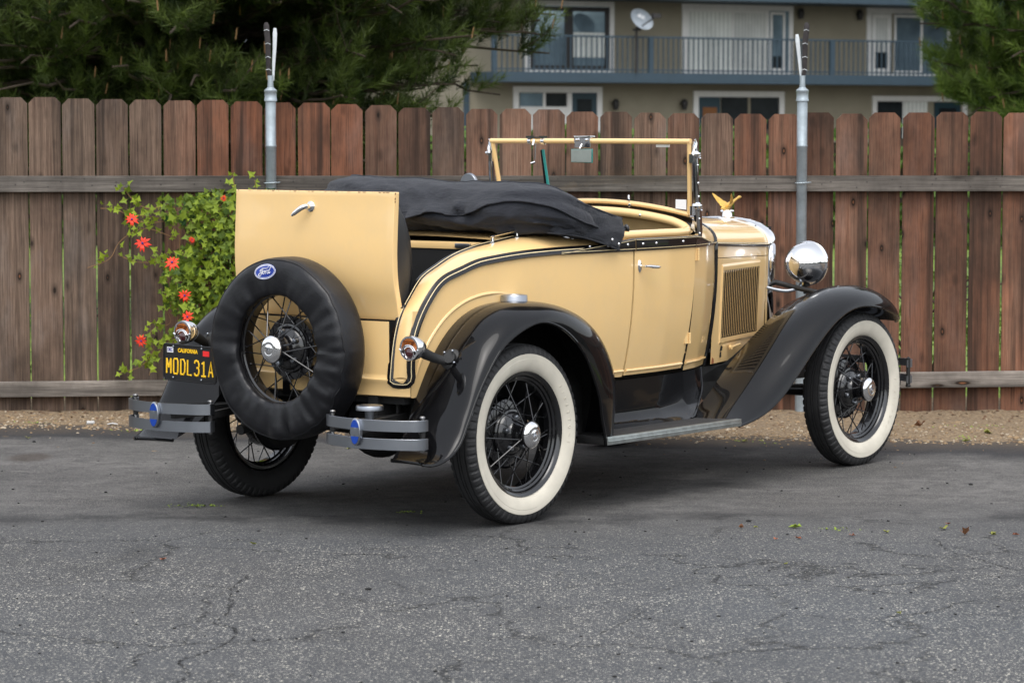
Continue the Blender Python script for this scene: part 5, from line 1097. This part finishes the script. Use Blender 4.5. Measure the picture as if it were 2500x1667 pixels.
# overlapping flap with a loose hem along the rear side
G2 = []
for i in range(6, 146):
    q = i / 149; e = abs(q - .5) * 2; row = []
    for j in range(11):
        a0 = math.pi * .5 * (1 - j / 10 * (1.02 + .10 * math.sin(q * 13 + 1) + .06 * math.sin(q * 31))) + .0
        jj = (a0 / (2 * math.pi) * nv); j0 = int(jj) % nv; f = jj - int(jj); p = G[i][j0] * (1 - f) + G[i][(j0 + 1) % nv] * f
        c = path[i]; d = p - c; d /= np.linalg.norm(d); row.append(p + d * (.0035 + .010 * (j / 10) ** 4))
    G2.append(row)
G2 = np.array(G2); mb = MB(); mb.grid(G2); fl = mb.build('cover_flap', M['canvas'], top, ang=80)
MB().tube(G2[:, -1], .0035, 6).build('flap_welt', M['canvas'], top)
MB().tube(G2[:, 0], .0045, 6).build('top_seam', M['canvas'], top)
# pointed end flaps with snaps
for s in (-1, 1):
    P = [(.66, s * .672, 1.215), (.86, s * .664, 1.215), (.885, s * .662, 1.165), (.842, s * .672, 1.083), (.79, s * .676, 1.098), (.64, s * .672, 1.165)]
    mb = MB(); rows = []
    top_ = crv([(.50, s * .655, 1.30), (.62, s * .668, 1.265), (.72, s * .668, 1.240), (.822, s * .657, 1.220)], 24); bot = crv([(.36, s * .610, 1.170), (.52, s * .655, 1.150), (.66, s * .672, 1.118), (.780, s * .674, 1.085)], 24)
    for t in np.linspace(0, 1, 10):
        r_ = top_ * (1 - t) + bot * t; r_ = r_.copy()
        for k in range(24): r_[k, 1] += s * (.012 * math.sin(math.pi * t) + .011 * mn.noise(Vector((k * .22 + t * 1.5, t * 3, 5.)))) 
        rows.append(r_)
    mb.grid(rows); inn = np.array(rows); inn[..., 1] -= s * .006; mb.grid(inn)
    for sl in (np.s_[0, :], np.s_[-1, :], np.s_[:, -1]): mb.grid(np.stack([np.array(rows)[sl], inn[sl]], 1))
    mb.build('end_flap', M['canvas'], top, ang=80)
    mb = MB(); mb.tube(bot, .0035, 6); mb.tube(top_, .0035, 6); mb.build('flap_welt', M['canvas'], top)
    mb = MB()
    for x, z in ((.715, 1.132), (.762, 1.112)): MB().ell((x, s * .683, z), (.0065, .004, .0075), 12, 8).build('snap', M['chrome'], top)

# licence plate
pc = (-.625, .512, .6295); pl = empty('licence_plate', parent=car)
ta = R(1.3); xa = Vector((0, -math.cos(ta), -math.sin(ta))); ya = Vector((0, -math.sin(ta), math.cos(ta)))
def PP(a, b_, d=0): return tuple(Vector(pc) + xa * a + ya * b_ + Vector((-1, 0, 0)) * d)
def rrect(w, h, r, n=5):
    o = []
    for cx, cy, a0 in ((w - r, h - r, 0), (-w + r, h - r, 90), (-w + r, -h + r, 180), (w - r, -h + r, 270)):
        o += [(cx + r * math.cos(R(a0 + 90 * k / n)), cy + r * math.sin(R(a0 + 90 * k / n))) for k in range(n + 1)]
    return o
MB().poly([PP(a, b_) for a, b_ in rrect(.1525, .076, .012)], (.003, 0, 0)).build('plate_panel', M['plate'], pl, smooth=False)
MB().tube([PP(a, b_, .001) for a, b_ in rrect(.1515, .075, .012)], .0028, 6, closed=True).build('plate_rim', M['plate'], pl)
def stroke(ch, cx, w, h, cy, sw):
    g = {'M': [[(0, 0), (0, 1)], [(0, 1), (.5, .38)], [(.5, .38), (1, 1)], [(1, 1), (1, 0)]], 'O': [[(0, .15), (0, .85), (.15, 1), (.85, 1), (1, .85), (1, .15), (.85, 0), (.15, 0), (0, .15)]], 'D': [[(.05, 0), (.05, 1), (.7, 1), (1, .8), (1, .2), (.7, 0), (.05, 0)]],
         'L': [[(0, 1), (0, 0), (1, 0)]], '3': [[(0, .82), (.1, .97), (.4, 1), (.8, .97), (1, .8), (1, .62), (.85, .53), (.5, .52)], [(.85, .53), (1, .42), (1, .18), (.8, .03), (.4, 0), (.1, .03), (0, .18)]], '1': [[(.08, .83), (.5, 1), (.5, 0)], [(0, 0), (1, 0)]], 'A': [[(0, 0), (.5, 1), (1, 0)], [(.17, .3), (.83, .3)]]}[ch]
    m = MB()
    for s_ in g:
        m.tube([PP(cx + (a - .5) * w, cy + (b_ - .5) * h, .0012) for a, b_ in s_], sw, 8, sq=(1, .25) if False else None)
    return m
mb = MB()
for i, ch in enumerate('MODL31A'):
    cx = -.121 + i * .0405; m = stroke(ch, cx, .0245, .062, -.0165, .0043); o = len(mb.v); mb.v += m.v; mb.f += [tuple(o + k for k in f) for f in m.f]; mb.m += m.m
mb.v = [(pc[0] + (v[0] - pc[0]) * .45 - .0008, v[1], v[2]) for v in mb.v]
mb.build('number_characters', M['yellow'], pl, merge=False)
mb = MB(); place(text('CALIFORNIA', .0225, .88, .0006, .0008), PP(-.012, .051, .001), xa, ya, mb); mb.build('state_lettering', M['yellow'], pl, smooth=False)
MB().poly([PP(a, b_, .0006) for a, b_ in ((-.132, .040), (-.096, .040), (-.096, .062), (-.132, .062))], (-.0006, 0, 0)).build('month_sticker', M['white'], pl, smooth=False)
mb = MB(); place(text('DEC', .0195, .80, .0004, .0006), PP(-.114, .051, .0018), xa, ya, mb); mb.build('month_lettering', M['navy'], pl, smooth=False)
st = MB().poly([PP(a, b_, .0006) for a, b_ in ((.075, .036), (.112, .036), (.112, .058), (.075, .058))], (-.0006, 0, 0)).build('year_sticker', M['redst'], pl, smooth=False)
mb = MB()
for a, b_ in ((-.095, .066), (.068, .066), (-.095, -.064), (.068, -.064)): mb.ell(PP(a, b_, .002), (.003, .005, .005), 10, 6)
mb.build('plate_screws', M['nickel'], pl)
MB().bar((-.618, .60, .70), (-.545, .615, .715), .02, .012).build('plate_bracket', M['chassis'], pl)

# ------------------------------------------------------------------ WHEELS  (local: axle along y, outer face towards -y, hub height .3668)
def wheel_parts(name, spare=False, front=False):
    w = MB()
    rim = [(.232, .050), (.246, .050), (.2535, .053), (.2555, .048), (.250, .043), (.243, .041), (.2395, .036), (.2375, .030), (.2300, .028), (.2285, .018), (.2225, .015), (.2215, .004), (.2215, -.004), (.2225, -.015), (.2285, -.018), (.230, -.028), (.2375, -.030), (.2395, -.036), (.243, -.041), (.250, -.043), (.2555, -.048), (.2535, -.053), (.246, -.050), (.2385, -.044), (.2355, -.038), (.2335, -.031), (.226, -.026), (.2245, -.018), (.217, -.014), (.2165, .014), (.2245, .018), (.226, .026), (.2335, .031), (.232, .050)]
    w.lathe(rim, ax=(0, 1, 0), n=96)
    def pt(r, a, y): return (r * math.cos(a), y, r * math.sin(a))
    for i in range(10):     # long spokes to the hub nose
        a = 2 * math.pi * i / 10 + .12; w.tube([pt(.2185, a, -.006), pt(.044, a + (.42 if i % 2 else -.42), -.080)], .0028, 6, caps=False)
    for i in range(20):     # crossing inner spokes
        a = 2 * math.pi * i / 20 + .03; w.tube([pt(.2185, a, .004 if i % 2 else -.002), pt(.098, a + (.62 if i % 2 else -.62), .022)], .0028, 6, caps=False)
    wh = w.build(name, M['wheelblack'], None, ang=40, merge=False)
    hub = MB().lathe([(.100, .030), (.102, .020), (.098, .014), (.090, .012), (.083, .002), (.072, -.004), (.060, -.006), (.052, -.012), (.045, -.030), (.0425, -.060), (.047, -.074), (.0555, -.080), (.0565, -.088), (.053, -.092), (0, -.092)], ax=(0, 1, 0), n=40)
    hub.build('hub', M['wheelblack'], wh)
    cp = MB().lathe([(.0545, -.088), (.0545, -.093), (.050, -.098), (.040, -.1035), (.025, -.1065), (.022, -.1055), (.020, -.1065), (0, -.108)], ax=(0, 1, 0), n=48).build('hub_cap', M['chrome'], wh)
    fs = MB(); fs.tube([(-.012, -.1085, .004), (-.006, -.1088, .008), (.004, -.1088, .007), (.011, -.1085, .008)], .0011, 5); fs.tube([(-.004, -.1088, .007), (-.007, -.1088, -.007)], .0011, 5); fs.tube([(-.001, -.109, -.002), (.003, -.109, .002), (.006, -.109, -.003), (.010, -.109, .004)], .0010, 5)
    fs.build('cap_emblem', M['nickel'], wh)
    for i in range(5):
        nu = MB(); a = 2 * math.pi * i / 5 + .5; nu.lathe([(.013, .0), (.012, -.010), (.009, -.016), (0, -.019)], (.068 * math.cos(a), -.004, .068 * math.sin(a)), (0, 1, 0), 10)
        nu.build('lug_nut', M['nickel'], wh)
    if not spare:
        MB().lathe([(.140, .055), (.146, .040), (.146, .100), (.158, .104), (.160, .115), (.10, .125), (0, .13)], ax=(0, 1, 0), n=48).lathe([(.05, .031), (.125, .034), (.138, .040), (.140, .055)], ax=(0, 1, 0), n=48).build('brake_drum', M['wheelblack'], wh)
        # tyre with lugged shoulders
        half = [(.256, .047, 0), (.270, .058, 0), (.292, .0645, 0), (.312, .0665, 0), (.326, .0655, 0), (.332, .0650, .3), (.345, .0625, 1), (.3545, .0570, 1), (.3612, .0500, 1), (.3645, .0430, .4), (.3655, .0380, 0), (.3655, .0345, 0), (.3600, .0330, 0), (.3600, .0290, 0), (.3668, .0275, 0), (.3675, .0100, 0), (.362, .0085, 0), (.362, .0045, 0), (.3678, .003, 0)]
        prof = half + [(r, -y, f) for r, y, f in half[::-1]]
        N = 66 * 6; G = []
        for k in range(N):
            a = 2 * math.pi * k / N; ph = k % 6; row = []
            for r, y, f in prof:
                dp = f * (.0065 if ph in (0, 1) else 0); aa = a + (0.008 * (y / .06) if f else 0)
                rr = r - dp * (.7 if r > .35 else .5); y2 = y - math.copysign(dp * .55 * (1 if r < .356 else .4), y) if f else y
                # flat spot on the ground handled by sinking
                row.append((rr * math.cos(aa), y2, rr * math.sin(aa)))
            G.append(row)
        MB().grid(G, cu=True).build('tyre', M['rubber'], wh, ang=28)
        ww = MB().lathe([(.3275, -.0655), (.3262, -.0672), (.310, -.0688), (.3085, -.0683), (.3075, -.0692), (.295, -.0680), (.278, -.0632), (.265, -.0565), (.2575, -.0500), (.2560, -.0475)], ax=(0, 1, 0), n=128).build('whitewall', M['whitewall'], wh)
        for k, ch in enumerate('Firestone'.upper()):
            lt = MB(); a = R(46 - k * 6.2); c = (.2865 * math.cos(a), -.0665, .2865 * math.sin(a)); place(text(ch, .020, .8, .0008), c, (math.sin(a), -.05, -math.cos(a)), (math.cos(a), -.25, math.sin(a)), lt)
            lt.build('tyre_lettering', M['whitewall'], wh, smooth=False)
    return wh
def copy_tree(o, parent=None):
    c = o.copy(); COL.objects.link(c); c.parent = parent
    for ch in list(o.children): copy_tree(ch, c)
    return c
w0 = wheel_parts('wheel'); w0.parent = car; w0.location = (0, -.711, .3655); w0.rotation_euler = (0, R(7), 0)
for x, sd_, sp_ in ((2.629, -1, 40), (0, 1, 20), (2.629, 1, 66)):
    w = copy_tree(w0, car); w.location = (x, .711 * sd_ * -1 if False else sd_ * .711, .3655); w.rotation_euler = (0, R(sp_), 0) if sd_ < 0 else (0, R(sp_), R(180))
    if x < 1: w.location.z = .368
sp = wheel_parts('spare_wheel', True); sp.parent = car; sp.location = (-.592, 0, .716); sp.rotation_euler = (0, 0, R(-90))
# spare cover: soft vinyl
G = []; N = 260
prof = [(.2165, -.045), (.2175, -.060), (.224, -.0695), (.242, -.0745), (.275, -.0765), (.305, -.0765), (.332, -.0745), (.348, -.0695), (.3565, -.0610), (.3605, -.0560), (.3635, -.0500), (.3680, -.036), (.3700, -.010), (.3705, .020), (.3700, .050), (.3640, .066), (.345, .072), (.27, .070), (.25, .05)]
for k in range(N):
    a = 2 * math.pi * k / N; row = []
    for r, y in prof:
        f = math.exp(-((r - .225) / .05) ** 2); g = math.exp(-((r - .335) / .045) ** 2) if y < .03 else 0; am = ((a + R(35) + math.pi) % (2 * math.pi)) - math.pi; am = .22 + 1.0 * math.exp(-(am / R(55)) ** 2); g *= am
        wr = mn.noise(Vector((math.cos(a) * 3.2, math.sin(a) * 3.2, r * 4))) * .006 * (1 if y < 0 else .3)
        rip = mn.noise(Vector((a * 4.1, 3.3, r * 7))) * .009 * g + mn.noise(Vector((a * 9.5, 7.3, r * 12))) * .008 * g + mn.noise(Vector((a * 6, 1.3, 0))) * .006 * f
        sag = 0; da = (a - 1.5 * math.pi + math.pi) % (2 * math.pi) - math.pi
        sag = .010 * math.exp(-(da / .35) ** 2) * g; ycr = .020 * math.exp(-((abs(da) - .16) / .07) ** 2) * g - .016 * math.exp(-(da / .07) ** 2) * g
        rr = r + rip * .5 + sag; row.append((rr * math.cos(a), y + wr + rip * 1.4 + ycr * .7, rr * math.sin(a)))
    G.append(row)
G = np.array(G); cv_ = MB().grid(G, cu=True).build('spare_cover', M['vinyl'], sp, ang=70)
MB().tube(G[:, 9], .0032, 6, closed=True).build('cover_piping', M['vinyl'], sp)
# blue oval badge on the cover, script lettering built from strokes
bc = Vector((-.041, 0, .312)); ang = math.atan2(bc.z, bc.x) - math.pi / 2
def surf(x, z):
    r = math.hypot(x, z); a = math.atan2(z, x) % (2 * math.pi); k = a / (2 * math.pi) * N; k0 = int(k) % N; rs_ = np.hypot(G[k0, :, 0], G[k0, :, 2])[:10]; return float(np.interp(r, rs_, G[k0, :10, 1]))
def BP(u, v, h): # u right, v up on the badge
    x = bc.x + u * math.cos(ang) - v * math.sin(ang); z = bc.z + u * math.sin(ang) + v * math.cos(ang); return (x, surf(x, z) - h, z)
def disc(a, b_, h, mat, nm, a2=0, b2=0):
    n = 40; rows = []
    for k in range(7):
        t = k / 6; rows.append([BP((a2 + (a - a2) * t) * math.cos(q), (b2 + (b_ - b2) * t) * math.sin(q), h) for q in np.arange(n) * 2 * math.pi / n])
    return MB().grid(rows, cv=True).build(nm, M[mat], sp, smooth=True)
bd = disc(.0600, .0312, .0012, 'fordblue', 'badge'); bd2 = disc(.0585, .0298, .0020, 'white', 'badge_outer_ring', .0565, .0278); bd3 = disc(.0540, .0255, .0020, 'white', 'badge_inner_ring', .0520, .0236)
mb = MB()
def sk(P, r): 
    C = crv([BP(u, v, .0022) for u, v in P], 26); mb.tube(C, r, 6)
sk([(-.020, .0105), (-.027, .007), (-.026, .002), (-.021, .003), (-.020, .010), (-.010, .0145), (.004, .0125), (.016, .013), (.022, .0175)], .0013)
sk([(-.009, .013), (-.014, .004), (-.020, -.007), (-.026, -.0135), (-.033, -.0145), (-.036, -.010), (-.033, -.006), (-.026, -.004), (-.013, -.001)], .0016)
sk([(-.008, .002), (-.013, -.003), (-.012, -.009), (-.007, -.009), (-.003, -.003), (-.005, .003), (-.008, .002)], .0013)
sk([(-.004, .001), (.002, .003), (.004, -.001), (.001, -.010)], .0013); sk([(.004, -.001), (.008, .004), (.012, .003)], .0013)
sk([(.022, .003), (.016, .003), (.012, -.003), (.013, -.009), (.018, -.008), (.024, .000)], .0013); sk([(.034, .0155), (.028, .006), (.022, -.004), (.024, -.009), (.030, -.004)], .0015)
mb.build('badge_script', M['white'], sp, merge=False)
# spare carrier
mb = MB(); mb.lathe([(.09, -.05), (.12, -.045), (.13, -.02), (.13, 0), (0, .0)], (-.565, 0, .716), (-1, 0, 0), 32); mb.bar((-.55, 0, .716), (-.46, 0, .62), .07, .05); mb.bar((-.53, -.06, .72), (-.46, -.12, .52), .03, .03); mb.bar((-.53, .06, .72), (-.46, .12, .52), .03, .03); mb.build('spare_carrier', M['wheelblack'], car)

# ------------------------------------------------------------------ chassis
mb = MB()
for s in (-1, 1):
    mb.bar((-.45, s * .34, .48), (2.75, s * .34, .44), .05, .10); mb.tube([(0, s * .15, .367), (0, s * .60, .367)], [.06, .04], 12)
    mb.tube([(2.629, s * .60, .367), (2.629, s * .3, .34)], .022, 8); mb.lathe([(0, -.05), (.145, -.05), (.15, .0), (0, .0)], (0, s * .60, .367), (0, s, 0), 32); mb.lathe([(0, -.05), (.145, -.05), (.15, .0), (0, .0)], (2.629, s * .60, .367), (0, s, 0), 32)
    mb.tube([(2.60, s * .45, .34), (2.0, s * .08, .36)], .016, 8); mb.tube([(0, s * .55, .34), (1.2, s * .08, .40)], .02, 8)
    mb.bar((-.30, s * .36, .49), (-.08, s * .40, .56), .04, .05); mb.tube([(-.28, s * .41, .42), (-.25, s * .41, .60)], .02, 8); mb.tube([(-.34, s * .38, .58), (-.34, s * .38, .40)], .012, 8)
mb.tube([(2.60, -.62, .33), (2.60, .62, .33)], .012, 8); mb.tube([(2.629, -.3, .34), (2.629, 0, .32), (2.629, .3, .34)], .024, 8)
mb.ell((0, 0, .367), (.16, .13, .15), 20, 12); mb.tube([(0, 0, .38), (1.3, 0, .42)], .05, 10); mb.build('axles_and_frame', M['chassis'], car)
mb = MB(); P = crv([(-.02, -.52, .44), (-.02, -.3, .53), (-.02, 0, .56), (-.02, .3, .53), (-.02, .52, .44)], 24)
for k in range(6): mb.tube(P[k * 2 // 1 if k * 2 < 10 else 10: len(P) - min(10, k * 2)] + np.array([0, 0, .012 * k]), .009, 4, sq=(2.6, 1))
mb.build('leaf_spring', M['chassis'], car)
MB().box(-.42, .75, -.48, .48, .50, .535).build('underbody', M['void'], car, smooth=False)
MB().box(.75, 2.5, -.44, .44, .44, .51).build('engine_splash_pan', M['void'], car, smooth=False)
mb = MB(); mb.tube([(.4, .2, .33), (1.1, .2, .33)], .065, 14); mb.tube([(1.1, .2, .33), (2.0, .2, .42)], .022, 8); mb.tube([(.4, .2, .33), (.1, .25, .36), (-.2, .3, .42), (-.55, .3, .36)], .022, 10); mb.build('exhaust', M['chassis'], car)
mb = MB(); mb.ell((1.95, 0, .42), (.35, .16, .12), 16, 10); mb.build('oil_pan', M['chassis'], car)
# front bumper
fb = empty('front_bumper', parent=car)
for zc in (.465, .388):
    P = crv([(2.985, -.80, zc), (3.02, -.805, zc), (3.06, -.78, zc), (3.10, -.60, zc), (3.13, -.3, zc), (3.14, 0, zc), (3.13, .3, zc), (3.10, .60, zc), (3.06, .78, zc), (3.02, .805, zc), (2.985, .80, zc)], 50); MB().tube(P, .0255, 4, sq=(.22, 1.0)).build('bar', M['nickel'], fb, ang=30)
mb = MB()
for s in (-1, 1): mb.lathe([(0, .35), (.012, .352), (.013, .36), (.010, .363), (.010, .487), (.013, .49), (0, .50)], (3.0, s * .80, 0), n=14); mb.bar((3.12, s * .36, .43), (2.7, s * .34, .46), .03, .05)
mb.build('bumper_bolts', M['chassis'], fb)

M['scrap'] = plain('dirty white scrap', (.45, .45, .44), .5)
# litter on the gravel
for i, (x, y, lab) in enumerate(((-2.29, 15.72, 'small crumpled pale can on the gravel by the fence'), (-2.17, 15.70, 'white paper scrap lying on the gravel by the fence'))):
    mb = MB()
    if i == 0: mb.lathe([(0, -.03), (.015, -.03), (.017, -.02), (.014, 0), (.017, .02), (.012, .03), (0, .03)], (0, 0, .016), (1, .3, 0), 12)
    else: mb.grid([[(-.04, -.01, .004), (0, -.014, .014), (.045, -.01, .006)], [(-.038, .01, .012), (.002, .012, .02), (.04, .012, .012)]])
    o = mb.build('crumpled_can' if i == 0 else 'paper_scrap', M['scrap'], None); o.scale = (.7, .7, .7); o.location = (x, y, gz(x, y)); tag(o, lab, 'litter')
